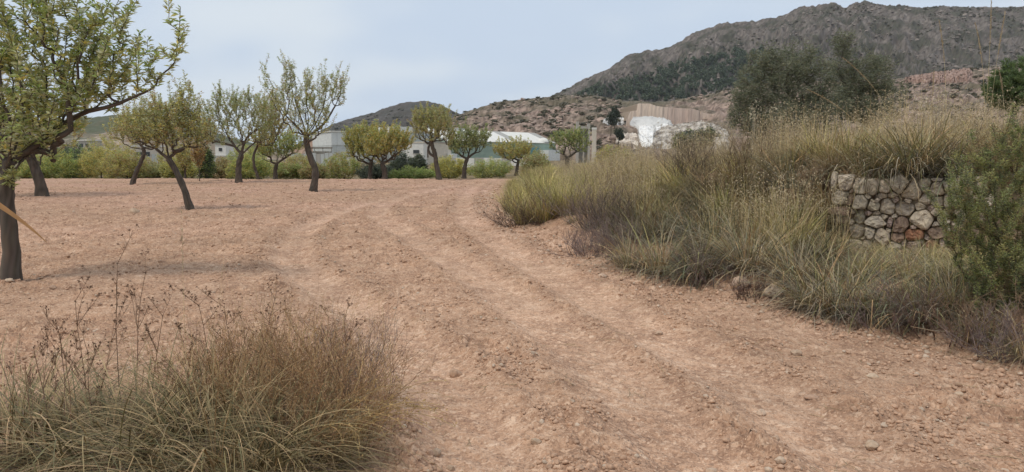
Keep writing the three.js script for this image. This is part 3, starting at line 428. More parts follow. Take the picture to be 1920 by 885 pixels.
{ const { g, w, h } = frontage('house', 'cream building with a narrow brown door behind the stubbed almond', 'house', 796, 846, 267, 156, 162); part(g, 'wall', box(w, h, 7, 0, h / 2, -3.5), W.cream); part(g, 'roof', box(w + 0.4, 0.22, 7.4, 0, h + 0.11, -3.5), W.roof); part(g, 'door', box(0.9, 1.7, 0.12, -w * 0.42, h * 0.5, 0.07), W.brownw); part(g, 'annex', box(1.4, h * 0.5, 2, w * 0.42, h * 0.25, 1.02), W.bluish); }
{ const { g, w, h } = frontage('yard_wall', 'low white yard wall in front of the green shed', 'wall', 838, 992, 296, 118, 118); const n = 9; for (let i = 0; i < n; i++) part(g, 'wall_panel', box(w / n - 0.06, h * (1 + 0.06 * Math.sin(i * 2.3)), 0.2, -w / 2 + (i + 0.5) * w / n, h / 2, 0), i % 3 ? W.white : W.concrete); }
{ const { g, w, h } = frontage('panel_fence', 'grey panel fence left of the pale blue hall', 'fence', 545, 672, 287, 140, 140); const n = 16; for (let i = 0; i < n; i++) part(g, 'panel', box(w / n - 0.1, h * (0.92 + 0.1 * Math.sin(i * 1.7)), 0.08, -w / 2 + (i + 0.5) * w / n, h * 0.5, 0), i % 4 === 2 ? W.concrete : W.greyblue); for (let i = 0; i <= n; i++) part(g, 'post', box(0.12, h * 1.03, 0.14, -w / 2 + i * w / n, h * 0.515, 0.02), W.roof); }
{ const { g, w, h } = frontage('open_shelter', 'open dark-roofed shelter beside the pale blue hall', 'shelter', 572, 624, 277, 170, 172); part(g, 'roof', box(w, 0.22, 7, 0, h, -3.5), W.brownw); for (const s of [-0.46, -0.15, 0.15, 0.46]) part(g, 'post', box(0.18, h, 0.18, s * w, h / 2, -0.4), W.roof); part(g, 'back_wall', box(w, h * 0.8, 0.2, 0, h * 0.4, -6.8), W.white); }
{ // pillar and ruin
  const { g, w, h } = frontage('concrete_pillar', 'pale upright concrete pillar beside the rounded green almond', 'pillar', 1108, 1119, 243, 105, 105); const gb = new GB(), R = rng(44); const pts = [], rr = []; for (let i = 0; i <= 10; i++) { pts.push(V(0.05 * Math.sin(i), h * i / 10, 0)); rr.push(0.42 * (1 - 0.03 * (i % 3))); } const bx = box(0.62, h, 0.6, 0, h / 2, 0); part(g, 'shaft', bx, W.cream); part(g, 'cap', box(0.7, 0.3, 0.68, 0, h + 0.15, 0), W.white); part(g, 'footing', box(1.3, 0.5, 1.2, 0, 0.25, 0), W.concrete);
  const f = frontage('ruined_tower', 'grey roofless concrete ruin behind the rounded green almond', 'ruin', 1081, 1106, 228, 150, 150); part(f.g, 'wall', box(f.w * 0.16, f.h, 2, -f.w * 0.42, f.h / 2, -1), W.concrete); part(f.g, 'wall', box(f.w * 0.16, f.h * 0.96, 2, f.w * 0.42, f.h * 0.48, -1), W.concrete); part(f.g, 'back_wall', box(f.w * 0.68, f.h * 0.9, 0.3, 0, f.h * 0.45, -1.9), W.roof); part(f.g, 'lintel', box(f.w * 0.68, 0.5, 1.2, 0, f.h * 0.86, -0.9), W.concrete); part(f.g, 'column', box(0.3, f.h * 0.85, 0.3, 0.1, f.h * 0.425, -0.6), W.concrete);
}
{ const { g, w, h } = frontage('house', 'low pale house glimpsed between the two leaning almond trunks', 'house', 248, 308, 275, 135, 138); part(g, 'wall', box(w, h, 8, 0, h / 2, -4), W.cream); part(g, 'roof', box(w + 0.5, 0.25, 8.5, 0, h + 0.125, -4), W.white); const d = part(g, 'door', box(1.1, h * 0.6, 0.12, w * 0.2, h * 0.32, 0.07), W.greyblue); for (const x of [-0.3, -0.05]) { const q = part(g, 'window', box(1.1, 0.9, 0.1, x * w, h * 0.62, 0.06), W.darkw); part(q, 'sill', box(1.3, 0.1, 0.25, x * w, h * 0.62 - 0.5, 0.1), W.white); } }
{ const { g, w, h } = frontage('house', 'tiny white house left of the vase-shaped almond, dark base below', 'house', 404, 424, 271, 170, 170); part(g, 'wall', box(w, h * 0.55, 6, 0, h * 0.72, -3), W.white); part(g, 'base', box(w * 1.5, h * 0.45, 7, 0, h * 0.225, -3), W.roof); part(g, 'roof', box(w + 0.4, 0.2, 6.4, 0, h + 0.1, -3), W.concrete); part(g, 'window', box(0.8, 0.8, 0.1, 0, h * 0.75, 0.06), W.darkw); }
{ const { g, w, h } = frontage('house', 'small grey house on the terraced slope at far left', 'house', 148, 172, 264, 252, 252); part(g, 'wall', box(w, h, 7, 0, h / 2, -3.5), W.concrete); part(g, 'roof', box(w + 0.6, 0.4, 7.6, 0, h + 0.2, -3.5), W.white); for (const x of [-0.25, 0.2]) part(g, 'window', box(1.2, 1.2, 0.1, x * w, h - 1.6, 0.06), W.darkw); }
{ const { g, w, h } = frontage('earth_cutting', 'bare brown earth cutting left of the pale blue hall', 'cutting', 540, 640, 254, 260, 262); const gb = new GB(), nx = 40, ny = 12; for (let i = 0; i <= nx; i++) for (let j = 0; j <= ny; j++) { const x = (i / nx - 0.5) * w, y = j / ny * h * (0.55 + 0.45 * sstep(0, 0.7, i / nx)), n = fbm(x * 0.3, y * 0.5, 3); gb.v(x, y, -j / ny * 6 + n * 1.2, vary([0.33, 0.22, 0.16], rng(i * 50 + j), 0.18)); } for (let i = 0; i < nx; i++) for (let j = 0; j < ny; j++) { const a = i * (ny + 1) + j; gb.q(a, a + ny + 1, a + ny + 2, a + 1); } part(g, 'face', gb.geo(), M.rock); const t = new GB(); for (let i = 0; i <= nx; i++) { const x = (i / nx - 0.5) * w, y = h * (0.55 + 0.45 * sstep(0, 0.7, i / nx)); t.v(x, y - 0.05, -5.5, [0.2, 0.17, 0.1]); t.v(x, y - 1, -40, [0.16, 0.15, 0.08]); } for (let i = 0; i < nx; i++) t.q(i * 2, i * 2 + 2, i * 2 + 3, i * 2 + 1); part(g, 'top', t.geo(), M.rock); }

// ---------------------------------------------------------------- the quarry
{ // sawn rock face
  const D = 300, tops = [[1174, 226], [1177, 219], [1183, 208], [1194, 207], [1195.2, 194], [1217, 194], [1230, 199], [1247, 201], [1298, 204], [1320, 212], [1361, 216], [1400, 221]], top = lut(tops), gb = new GB(), R = rng(71);
  const o = at(1280, 240, D), y0 = 0, g = thing('quarry_face', 'tall sawn quarry face with vertical streaks above the white heap', 'quarry face', V(o.x, y0, o.z)); const nu = 150, ny = 14, deps = [];
  for (let i = 0; i <= nu; i++) { const u = lerp(1174, 1400, i / nu), yt = at(u, top(u), D).y; const step = (n2(Math.floor(u / 4.1) * 3.7, 1) * 0.25 + n2(Math.floor(u / 23) * 9.1, 5) * 1.2 + n2(u * 0.6, 9) * 0.25); deps.push(step); const streak = 0.5 + 0.5 * n2b(u * 0.55, 2), pinkish = 0.7 * sstep(1240, 1256, u) * (1 - 0.6 * sstep(1290, 1310, u)); for (let j = 0; j <= ny; j++) { const y = yt * j / ny, x = at(u, 240, D).x - o.x; let c = mixc([0.70, 0.56, 0.45], [0.57, 0.43, 0.36], pinkish); const st = streak * sstep(0.1, 0.6, fbm(u * 0.9, y * 0.05, 2) + 0.3); c = c.map((q) => q * (0.9 + 0.16 * st) * (1 + 0.1 * n2(u * 0.4, y * 0.6))); gb.v(x, y, step + 0.15 * n2(u, y), c); } }
  for (let i = 0; i < nu; i++) for (let j = 0; j < ny; j++) { const a = i * (ny + 1) + j; gb.q(a, a + ny + 1, a + ny + 2, a + 1); }
  const b0 = gb.P.length / 3; for (let i = 0; i <= nu; i++) { const k = (i * (ny + 1) + ny) * 3; gb.v(gb.P[k], gb.P[k + 1], gb.P[k + 2], [0.28, 0.21, 0.15]); gb.v(gb.P[k], gb.P[k + 1] + 1.0, -48, [0.24, 0.18, 0.12]); } for (let i = 0; i < nu; i++) gb.q(b0 + i * 2, b0 + i * 2 + 2, b0 + i * 2 + 3, b0 + i * 2 + 1);
  part(g, 'rock_face', gb.geo(), M.rock);
}
function rowRange(u, v, most = 296) { for (let d = 232; d < most; d += 1) if (px2v(foothill.look(u, d), d) <= v) return d; return most; }
function heap(name, label, category, outline, rise, most, cols, seed, lump, streak = 0) { // spoil lying on the hillside between an upper and a lower edge
  const R = rng(seed), top = lut(outline.map(([u, t]) => [u, t])), bot = lut(outline.map(([u, , b]) => [u, b])), u0 = outline[0][0], u1 = outline[outline.length - 1][0], um = (u0 + u1) / 2, dm = rowRange(um, bot(um), most), o = at(um, bot(um), dm), g = thing(name, label, category, o), gb = new GB(), nu = 110, ny = 44;
  for (let i = 0; i <= nu; i++) for (let j = 0; j <= ny; j++) {
    const u = lerp(u0, u1, i / nu) + 1.2 * n2(j * 0.3, seed) * sstep(0, 0.1, i / nu), t = j / ny, v = lerp(bot(u), top(u), t) + 1.1 * n2(u * 0.5, seed + 5), d = rowRange(u, v, most), q = at(u, v, d), edge = sstep(0, 0.08, i / nu) * sstep(1, 0.92, i / nu) * sstep(0, 0.1, t) * (d >= most ? 1 : sstep(1, 0.9, t));
    const wx = q.x, wy = q.y * 1.4, n = fbm(wx * 0.22 - wy * streak * 0.3, wy * 0.22 + wx * streak * 0.1 + seed, 4), b = billow(wx * 0.35 - wy * streak * 0.4, wy * 0.35 * (1 - streak * 0.6) + seed) ** 2, y = Math.max(q.y, d < most ? foothill.look(u, d) : q.y);
    gb.v(q.x - o.x, y - o.y + edge * (rise + lump * (n + 0.6 * b)) - (1 - edge) * 0.5, q.z - o.z + edge * lump * n * 0.6, vary(mixc(cols[0], cols[1], clamp(0.5 + 1.5 * fbm(wx * 0.3 - wy * streak * 0.4, wy * 0.3 + wx * streak * 0.2, 3))), R, 0.06));
  }
  for (let i = 0; i < nu; i++) for (let j = 0; j < ny; j++) { const a = i * (ny + 1) + j; gb.q(a, a + ny + 1, a + ny + 2, a + 1); }
  part(g, 'spoil', gb.geo(), M.rock);
}
heap('spoil_heap', 'brilliant white spoil heap spilling down before the sawn quarry face', 'spoil heap', [[1181, 226, 232], [1188, 223, 236], [1195, 222, 246], [1199, 222, 272], [1204, 222, 279], [1224, 222, 279], [1229, 223, 254], [1240, 224, 244], [1262, 231, 237]], 0.7, 297, [[0.84, 0.82, 0.79], [0.78, 0.76, 0.73]], 31, 0.3);
heap('rubble_heap', 'grey and white rubble heap right of the brilliant white spoil', 'rubble heap', [[1214, 274, 280], [1226, 252, 281], [1244, 241, 282], [1280, 234, 283], [1310, 230, 284], [1335, 232, 284], [1352, 240, 284], [1372, 254, 284]], 0.8, 290, [[0.56, 0.50, 0.43], [0.20, 0.165, 0.135]], 32, 0.55, 0.9);
heap('spoil_heap', 'thin white spoil strip left of the main white heap', 'spoil heap', [[1128, 230, 233], [1136, 227, 234], [1150, 225, 235], [1166, 225, 236], [1178, 228, 235]], 0.6, 330, [[0.80, 0.78, 0.75], [0.70, 0.66, 0.61]], 33, 0.3);
heap('pale_outcrop', 'cream rock outcrop at the lower left of the white spoil', 'outcrop', [[1153, 266, 273], [1162, 257, 276], [1176, 255, 279], [1190, 254, 281], [1199, 262, 282]], 1.2, 290, [[0.74, 0.65, 0.55], [0.42, 0.34, 0.28]], 34, 0.6);
heap('pale_outcrop', 'pinkish bare rock slope on the hillside at upper right', 'outcrop', [[1690, 152, 158], [1720, 146, 160], [1760, 142, 162], [1800, 136, 160], [1826, 136, 156]], 1.6, 470, [[0.42, 0.28, 0.22], [0.30, 0.20, 0.16]], 35, 1.0, 0.4);

// scrub and pines of the slopes (masses)
function blobGeo(seed, squash, cols) { // small leafy clump, about 1 m
  const gb = new GB(), R = rng(seed); for (let k = 0; k < 90; k++) { let q; do q = V(R() * 2 - 1, R() * 2 - 1, R() * 2 - 1); while (q.lengthSq() > 1); q.setLength(0.35 + 0.65 * R()); q.y = (q.y + 1) * 0.5 * squash; const hw = squash > 1.2 ? 0.55 * (1.15 - q.y / squash) : 0.55; leafAt(gb, V(q.x * hw, q.y, q.z * hw), V(R() - 0.5, R() - 0.4, R() - 0.5).normalize(), 0.34, 0.24, vary(pick(cols, R), R, 0.3), R); } return gb.geo();
}
function mass(name, label, category, geo, mat, list) { const im = new THREE.InstancedMesh(geo, mat, list.length), m = new THREE.Matrix4(), q = new THREE.Quaternion(), e = new THREE.Euler(); list.forEach((l, i) => { e.set(l.tx || 0, l.ry || 0, l.tz || 0); q.setFromEuler(e); m.compose(V(l.x, l.y, l.z), q, V(l.s * (l.sx || 1), l.s * (l.sy || 1), l.s * (l.sz || l.sx || 1))); im.setMatrixAt(i, m); if (l.c) im.setColorAt(i, new THREE.Color(...l.c)); }); im.name = numbered(name); im.userData.kind = 'stuff'; tag(im, label, category); shade(im); scene.add(im); return im; }
{
  const R = rng(81), wood = [], area = [[1062, 173], [1110, 166], [1160, 158], [1230, 138], [1300, 118], [1340, 92], [1392, 72], [1425, 80], [1440, 110], [1420, 160], [1370, 172], [1300, 186], [1220, 194], [1130, 186]];
  for (let k = 0; k < 90000 && wood.length < 4600; k++) { const u = 1055 + R() * 400, d = 530 + R() * 560, y = mountain.look(u, d), v = px2v(y, d); if (!inPoly(area, u + 10 * n2(u * 0.02, v * 0.05), v + 8 * n2(u * 0.05, v * 0.02)) || n2(u * 0.05, v * 0.09) < -0.45) continue; const s = 2.2 + R() ** 2 * 5; wood.push({ x: mountain.dir(u, d), y: y - 0.4, z: -d, s, sy: 0.75 + 0.35 * R(), ry: R() * 6 }); }
  mass('pine_wood', 'green pine wood covering the lower flank of the rocky mountain', 'wood', blobGeo(5, 1.0, [[0.10, 0.135, 0.07], [0.075, 0.105, 0.06], [0.14, 0.165, 0.08]]), M.leaf, wood);
  const sc = []; for (let k = 0; k < 9000; k++) { const u = 780 + R() * 1300, d = 236 + R() * 240, y = foothill.look(u, d), v = px2v(y, d); if (u > 1165 && u < 1400 && v > 192) continue; if (n2(u * 0.02, d * 0.02) + 0.5 * n2b(u * 0.09, d * 0.06) < -0.25) continue; sc.push({ x: foothill.dir(u, d), y: y - 0.2, z: -d, s: 0.35 + R() ** 4 * 2.6, sy: 0.8, sx: 1.25, ry: R() * 6 }); }
  for (let k = 0; k < 12000; k++) { const u = 1000 + R() * 1100, d = 540 + R() * 600, y = mountain.look(u, d); if (n2(u * 0.012, d * 0.012) < -0.1) continue; sc.push({ x: mountain.dir(u, d), y: y - 0.3, z: -d, s: 1.1 + R() ** 4 * 3, sy: 0.9, sx: 1.1, ry: R() * 6 }); }
  for (let k = 0; k < 500; k++) { const u = 560 + R() * 340, d = 920 + R() * 560; sc.push({ x: farHill.dir(u, d), y: farHill.look(u, d) - 0.3, z: -d, s: 2 + R() * 4, sy: 0.7, sx: 1.4, ry: R() * 6 }); }
  const rk = [], rg = new GB(); { const g0 = new THREE.IcosahedronGeometry(1, 1), pa = g0.getAttribute('position'), mp = new Map(), ids = []; for (let i = 0; i < pa.count; i++) { const v = V(pa.getX(i), pa.getY(i), pa.getZ(i)), key = v.toArray().map((q) => q.toFixed(3)).join(); if (!mp.has(key)) { const s = 1 + 0.45 * n3(v.x * 2, v.y * 2, v.z * 2); mp.set(key, rg.v(v.x * s, v.y * s * 0.7, v.z * s, [1, 1, 1])); } ids.push(mp.get(key)); } for (let i = 0; i < ids.length; i += 3) rg.t(ids[i], ids[i + 1], ids[i + 2]); }
  for (let k = 0; k < 12000; k++) { const u = 790 + R() * 1250, d = 234 + R() * 230, y = foothill.look(u, d), v = px2v(y, d); if ((u > 1165 && u < 1400 && v > 192) || fbm(u * 0.012, d * 0.02, 3) + 0.1 < 0) continue; const q = 0.7 + 0.6 * R(); rk.push({ x: foothill.dir(u, d), y, z: -d, s: 0.2 + R() ** 5 * 1.3, sy: 0.5 + 0.8 * R(), ry: R() * 6, c: [0.34 * q, 0.25 * q, 0.20 * q] }); }
  for (let k = 0; k < 14000; k++) { const u = 1000 + R() * 1100, d = 600 + R() * 560, y = mountain.look(u, d); if (fbm(u * 0.01 + 4, d * 0.01, 3) < -0.05) continue; const q = 0.6 + 0.6 * R(); rk.push({ x: mountain.dir(u, d), y, z: -d, s: 0.5 + R() ** 4 * 2.6, sy: 0.5 + 0.8 * R(), ry: R() * 6, c: [0.24 * q, 0.20 * q, 0.17 * q] }); }
  mass('hillside_rocks', 'loose rocks scattered over the mountain and foothill slopes', 'rocks', rg.geo(), M.rock, rk);
  mass('hillside_scrub', 'dull green scrub dotted over the dry stony hillsides', 'scrub', blobGeo(6, 0.8, [[0.15, 0.135, 0.08], [0.12, 0.115, 0.065], [0.18, 0.15, 0.09]]), M.leaf, sc);
}
// single dark trees standing on the hillside and by the buildings
[[1146, 205, 250, 5, 'dark pine on the slope left of the quarry face'], [1153, 196, 270, 4.5, 'taller dark pine beside the one left of the quarry face'], [646, 240, 240, 7, 'dark round pine behind the roof of the pale blue hall'], [1160, 238, 236, 4, 'dark bush beside the white spoil heap']].forEach(([u, v, d, hgt, label], i) => { const x = at(u, v, d).x, y = Math.max(landH(x, -d), u > 900 ? foothill.look(u, d) : 0); const bot = u > 900 ? y - 0.3 : y, top = at(u, v, d).y, h = Math.max(hgt, top - bot); woody({ name: 'pine_tree', category: 'tree', label, group: 'dark trees by the quarry and buildings', seed: 300 + i, base: V(x, bot, -d), trunk: [V(0, 0, 0), V(0.1, h * 0.45, 0)], lobes: [{ c: V(0, h * 0.75, 0), r: V(hgt * 0.36, hgt * 0.4, hgt * 0.36), w: 1 }, { c: V(hgt * 0.2, h * 0.6, 0), r: V(hgt * 0.3, hgt * 0.3, hgt * 0.3), w: 0.6 }], trunkR: 0.2, tips: 140, leaves: 2600, leafL: 0.5, leafW: 0.2, cols: [[0.04, 0.058, 0.032], [0.055, 0.075, 0.036]], scatter: 0.5, leafWood: 0.05 }); });

// ---------------------------------------------------------------- dry-stone retaining wall
function stoneGeo(rx, ry, rz, seed, col, detail = 2, boxy = 0.55, rot = 0) {
  const R = rng(seed), src = new THREE.IcosahedronGeometry(1, detail), pa = src.getAttribute('position'), gb = new GB(), map = new Map(), cuts = [];
  for (let k = 0; k < 14; k++) cuts.push([V(R() - 0.5, R() - 0.5, R() - 0.5).normalize(), 0.62 + R() * 0.3]);
  const id = []; for (let i = 0; i < pa.count; i++) {
    const p = V(pa.getX(i), pa.getY(i), pa.getZ(i)), key = p.x.toFixed(4) + p.y.toFixed(4) + p.z.toFixed(4);
    if (!map.has(key)) {
      const m = Math.max(Math.abs(p.x), Math.abs(p.y), Math.abs(p.z)); p.multiplyScalar(lerp(1, 0.86 / m, boxy));
      for (const [n, d] of cuts) { const s = p.dot(n); if (s > d) p.addScaledVector(n, (d - s) * 0.92); }
      const q = p.clone(); p.multiplyScalar(1 + 0.08 * n3(q.x * 1.9 + seed, q.y * 1.9, q.z * 1.9) + 0.05 * n3(q.x * 5, q.y * 5 + seed, q.z * 5) + 0.025 * n3(q.x * 11, q.y * 11 + seed, q.z * 11));
      const k = 1 + 0.22 * n3(q.x * 2.3, q.y * 2.3, q.z * 2.3 + seed) + 0.16 * n3(q.x * 7, q.y * 7, q.z * 7 + seed), w = 0.06 * n3(q.x * 3 + 9, q.y * 3, q.z * 3 + seed);
      let x = p.x * rx, y = p.y * ry; const c = Math.cos(rot), s = Math.sin(rot); map.set(key, gb.v(x * c - y * s, x * s + y * c, p.z * rz, [col[0] * k * (1 + w), col[1] * k, col[2] * k * (1 - w)]));
    }
    id.push(map.get(key));
  }
  for (let i = 0; i < id.length; i += 3) gb.t(id[i], id[i + 1], id[i + 2]);
  return gb.geo();
}
{ // speckled relief shared by rocks
  const bm = tileTex(256, (u, v) => { const h = 128 + 70 * pnoise(u, v, 22, 3) + 50 * pnoise(u, v, 60, 9); return [h, h, h]; });
  M.stone = std({ vertexColors: true, roughness: 0.95 }); M.stoneBump = bm;
}
{
  const A = V(4.15, 0, -8.95), B = V(5.45, 0, -8.1), dir = B.clone().sub(A).normalize(), nrm = V(-dir.z, 0, dir.x); // faces the track
  if (nrm.z < 0) nrm.negate();
  const g = thing('stone_wall', 'rough dry-stone retaining wall set into the grassy bank', 'wall', V(A.x, groundY(A.x, A.z + 0.3) - 0.15, A.z)); g.rotation.y = -Math.atan2(dir.z, dir.x);
  const hit = (zx, zy) => { const u = 1540 + zx / 4.425, v = 300 + zy / 4.425, p = at(u, v, 1), r = p.sub(camera.position), k = A.clone().sub(camera.position).dot(nrm) / r.dot(nrm), w = camera.position.clone().addScaledVector(r, k); return [w.clone().sub(A).dot(dir), w.y - g.position.y, -w.z]; };
  const tan = [0.47, 0.39, 0.30], pale = [0.54, 0.455, 0.355], redS = [0.36, 0.18, 0.11], orange = [0.42, 0.25, 0.155], brownS = [0.29, 0.20, 0.145], pinkS = [0.36, 0.27, 0.22];
  const list = [[205, 185, 72, 66, pale, 0.1], [320, 218, 78, 62, pale, 0.9], [118, 195, 26, 78, tan, -0.1], [155, 305, 62, 56, pale, 0.2], [250, 330, 30, 40, brownS, 0], [430, 222, 66, 62, tan, 0.2], [520, 230, 50, 60, tan, 0], [505, 292, 48, 30, tan, 0], [590, 290, 40, 24, tan, 0], [655, 205, 84, 62, tan, 0.8], [748, 258, 82, 98, pale, -0.1], [862, 215, 46, 56, pale, 0], [868, 322, 46, 46, pale, 0], [325, 345, 74, 64, tan, 0.1], [440, 378, 46, 62, pale, -0.5], [458, 436, 27, 22, tan, 0], [548, 390, 64, 76, pale, 0], [697, 406, 92, 58, tan, -0.1], [815, 386, 42, 32, tan, 0.2], [170, 422, 100, 34, brownS, 0], [160, 490, 90, 30, brownS, 0], [322, 472, 40, 62, pale, 0], [462, 506, 106, 54, pale, -0.1], [575, 520, 26, 50, pinkS, -0.2], [655, 535, 66, 66, brownS, 0.1], [840, 488, 108, 76, pale, 0.1], [945, 430, 40, 28, tan, 0], [950, 530, 34, 18, tan, 0], [1018, 490, 50, 60, tan, 0], [305, 592, 56, 66, pale, 0], [402, 600, 46, 52, tan, 0], [515, 628, 66, 70, tan, 0.05], [640, 642, 70, 42, brownS, 0], [760, 612, 76, 58, redS, -0.2], [970, 592, 96, 50, brownS, 0.1], [1088, 660, 58, 54, orange, 0], [922, 700, 58, 36, orange, 0.1], [1003, 682, 20, 38, pinkS, 0], [770, 708, 92, 36, pinkS, 0], [610, 706, 64, 30, tan, 0], [285, 692, 62, 34, tan, 0], [385, 690, 38, 32, tan, 0], [480, 730, 60, 30, brownS, 0], [740, 772, 70, 32, tan, 0], [880, 782, 62, 44, pinkS, 0], [600, 770, 60, 34, brownS, 0], [1010, 770, 70, 40, brownS, 0], [800, 742, 32, 11, pale, 0],
    [960, 240, 60, 60, tan, 0], [960, 340, 50, 46, tan, 0], [1080, 220, 66, 46, pale, 0], [1080, 330, 60, 56, tan, 0.2], [1120, 440, 56, 50, pale, 0], [1130, 550, 60, 50, tan, 0], [1200, 240, 60, 60, pale, 0], [1200, 360, 66, 50, tan, 0], [1230, 470, 60, 56, tan, 0], [1230, 590, 60, 56, brownS, 0], [1320, 230, 60, 50, tan, 0], [1330, 340, 66, 56, pale, 0], [1340, 460, 60, 60, tan, 0], [1120, 165, 90, 16, pale, 0], [1290, 160, 90, 18, tan, 0], [950, 165, 70, 14, pale, 0], ...[[255, 255], [388, 302], [472, 332], [612, 330], [722, 335], [262, 425], [395, 440], [522, 468], [612, 466], [762, 556], [562, 580], [352, 645], [692, 684], [880, 640], [452, 682], [912, 400], [250, 515], [1050, 560]].map(([x, y], k) => [x, y, 17 + (k * 7) % 11, 15 + (k * 5) % 9, k % 3 ? tan : pinkS, k])];
  const cells = list.map(([x, y, w, h, c, r]) => { const [a, b, d] = hit(x, y), S = d / FPX / 4.425; return { a, b, w: w * S, h: h * S, c, r, m: Math.sqrt(w * h) * S }; });
  cells.forEach((s, i) => { // each stone: its own lopsided outline, trimmed where it meets its neighbours
    const R = rng(700 + i); let P = []; for (let k = 0; k < 9; k++) { const an = (k + 0.7 * R()) / 9 * 6.283, q = 1.02 + 0.42 * R(), x = Math.sign(Math.cos(an)) * Math.abs(Math.cos(an)) ** 0.7 * s.w * q, y = Math.sign(Math.sin(an)) * Math.abs(Math.sin(an)) ** 0.7 * s.h * q, cr = Math.cos(-s.r), sr = Math.sin(-s.r); P.push([x * cr - y * sr, x * sr + y * cr]); }
    cells.forEach((o, j) => { if (j === i) return; const dx = o.a - s.a, dy = o.b - s.b, D2 = dx * dx + dy * dy; if (D2 > 1) return; const ew = (q, ux, uy) => { const cr = Math.cos(q.r), sr = Math.sin(q.r), x = ux * cr - uy * sr, y = ux * sr + uy * cr; return 1 / Math.hypot(x / q.w, y / q.h); }; const L = Math.sqrt(D2), ri = ew(s, dx / L, dy / L), rj = ew(o, dx / L, dy / L), k = L * ri / (ri + rj) - 0.0005 - 0.007 * ((i * 7 + j * 7) % 5) / 5; const out = []; for (let q = 0; q < P.length; q++) { const A1 = P[q], B1 = P[(q + 1) % P.length], fa = (A1[0] * dx + A1[1] * dy) / L - k, fb = (B1[0] * dx + B1[1] * dy) / L - k; if (fa <= 0) out.push(A1); if (fa * fb < 0) { const t = fa / (fa - fb); out.push([lerp(A1[0], B1[0], t), lerp(A1[1], B1[1], t)]); } } P = out; });
    if (P.length < 3) return;
    const ring = []; let per = 0; P.forEach((q, k) => { const o = P[(k + 1) % P.length]; per += Math.hypot(o[0] - q[0], o[1] - q[1]); }); P.forEach((q, k) => { const o = P[(k + 1) % P.length], n = Math.max(1, Math.round(Math.hypot(o[0] - q[0], o[1] - q[1]) / per * 26)); for (let m = 0; m < n; m++) ring.push([lerp(q[0], o[0], m / n), lerp(q[1], o[1], m / n)]); });
    const sm = ring.map((q, k) => { const A1 = ring[(k + ring.length - 1) % ring.length], B1 = ring[(k + 1) % ring.length]; return [q[0] * 0.5 + (A1[0] + B1[0]) * 0.25, q[1] * 0.5 + (A1[1] + B1[1]) * 0.25]; }), cx = sm.reduce((t, q) => t + q[0], 0) / sm.length, cy = sm.reduce((t, q) => t + q[1], 0) / sm.length;
    const gb = new GB(), col = vary(s.c, R, 0.14), th = 0.05 + 0.045 * R(), ext = Math.min(s.w, s.h), planes = [0, 1, 2, 3, 4].map((k) => { const a = R() * 6.28, sl = k ? 0.25 + 0.75 * R() : 0.12 * R(); return [Math.cos(a) * sl, Math.sin(a) * sl + 0.08, th * (k ? 0.85 + 0.35 * R() : 1) + (k ? sl * ext * 0.35 : 0)]; }), lv = [[1.0, 0, 0], [1.0, 0.02, 1], [0.985, 0.55, 1], [0.94, 0.85, 1], [0.84, 1, 1], [0.72, 1, 1], [0.58, 1, 1], [0.44, 1, 1], [0.3, 1, 1], [0.16, 1, 1]]; let prev = null;
    const put = (x, y, e, on) => { const n = n3(x * 11 + i, y * 11, i * 3.1), f = n3(x * 30, y * 30 + i, 3), k = 1 + 0.2 * n + 0.16 * f + 0.14 * n3(x * 80, y * 80, i); let z = th * 1.3; for (const q of planes) z = Math.min(z, q[2] - q[0] * (x - cx) - q[1] * (y - cy)); z = on ? Math.max(-0.02, z) * e + (0.016 * n + 0.010 * f + 0.005 * n3(x * 75, y * 75, 8)) * e : -0.16; return gb.v(x, y, z, [col[0] * k, col[1] * k, col[2] * k * (1 - 0.05 * n)]); };
    for (const [sc, e, on] of lv) { const row = sm.map((q) => put(cx + (q[0] - cx) * sc, cy + (q[1] - cy) * sc, e, on)); if (prev) for (let k = 0; k < row.length; k++) gb.q(prev[k], prev[(k + 1) % row.length], row[(k + 1) % row.length], row[k]); prev = row; }
    const ce = put(cx, cy, 1, 1); for (let k = 0; k < prev.length; k++) gb.t(prev[k], prev[(k + 1) % prev.length], ce);
    const m = part(g, 'stone', toCreasedNormals(gb.geo(), 0.7), M.stone); m.rotation.z = (R() - 0.5) * 0.12; m.position.set(s.a, s.b, 0.01 + (R() - 0.5) * 0.10);
  });
  const fill = new GB(), e0 = hit(110, 150), e1 = hit(1400, 800), nx = 30, ny = 14; for (let i = 0; i <= nx; i++) for (let j = 0; j <= ny; j++) { const x = lerp(e0[0], e1[0] + 0.3, i / nx), y = lerp(-0.3, e0[1] - 0.05, j / ny); fill.v(x, y, -0.045 + 0.05 * n2(x * 9, y * 9), vary([0.27, 0.19, 0.13], rng(i * 31 + j), 0.3)); } for (let i = 0; i < nx; i++) for (let j = 0; j < ny; j++) { const a = i * (ny + 1) + j; fill.q(a, a + ny + 1, a + ny + 2, a + 1); } part(g, 'earth_fill', fill.geo(), M.rock);
}

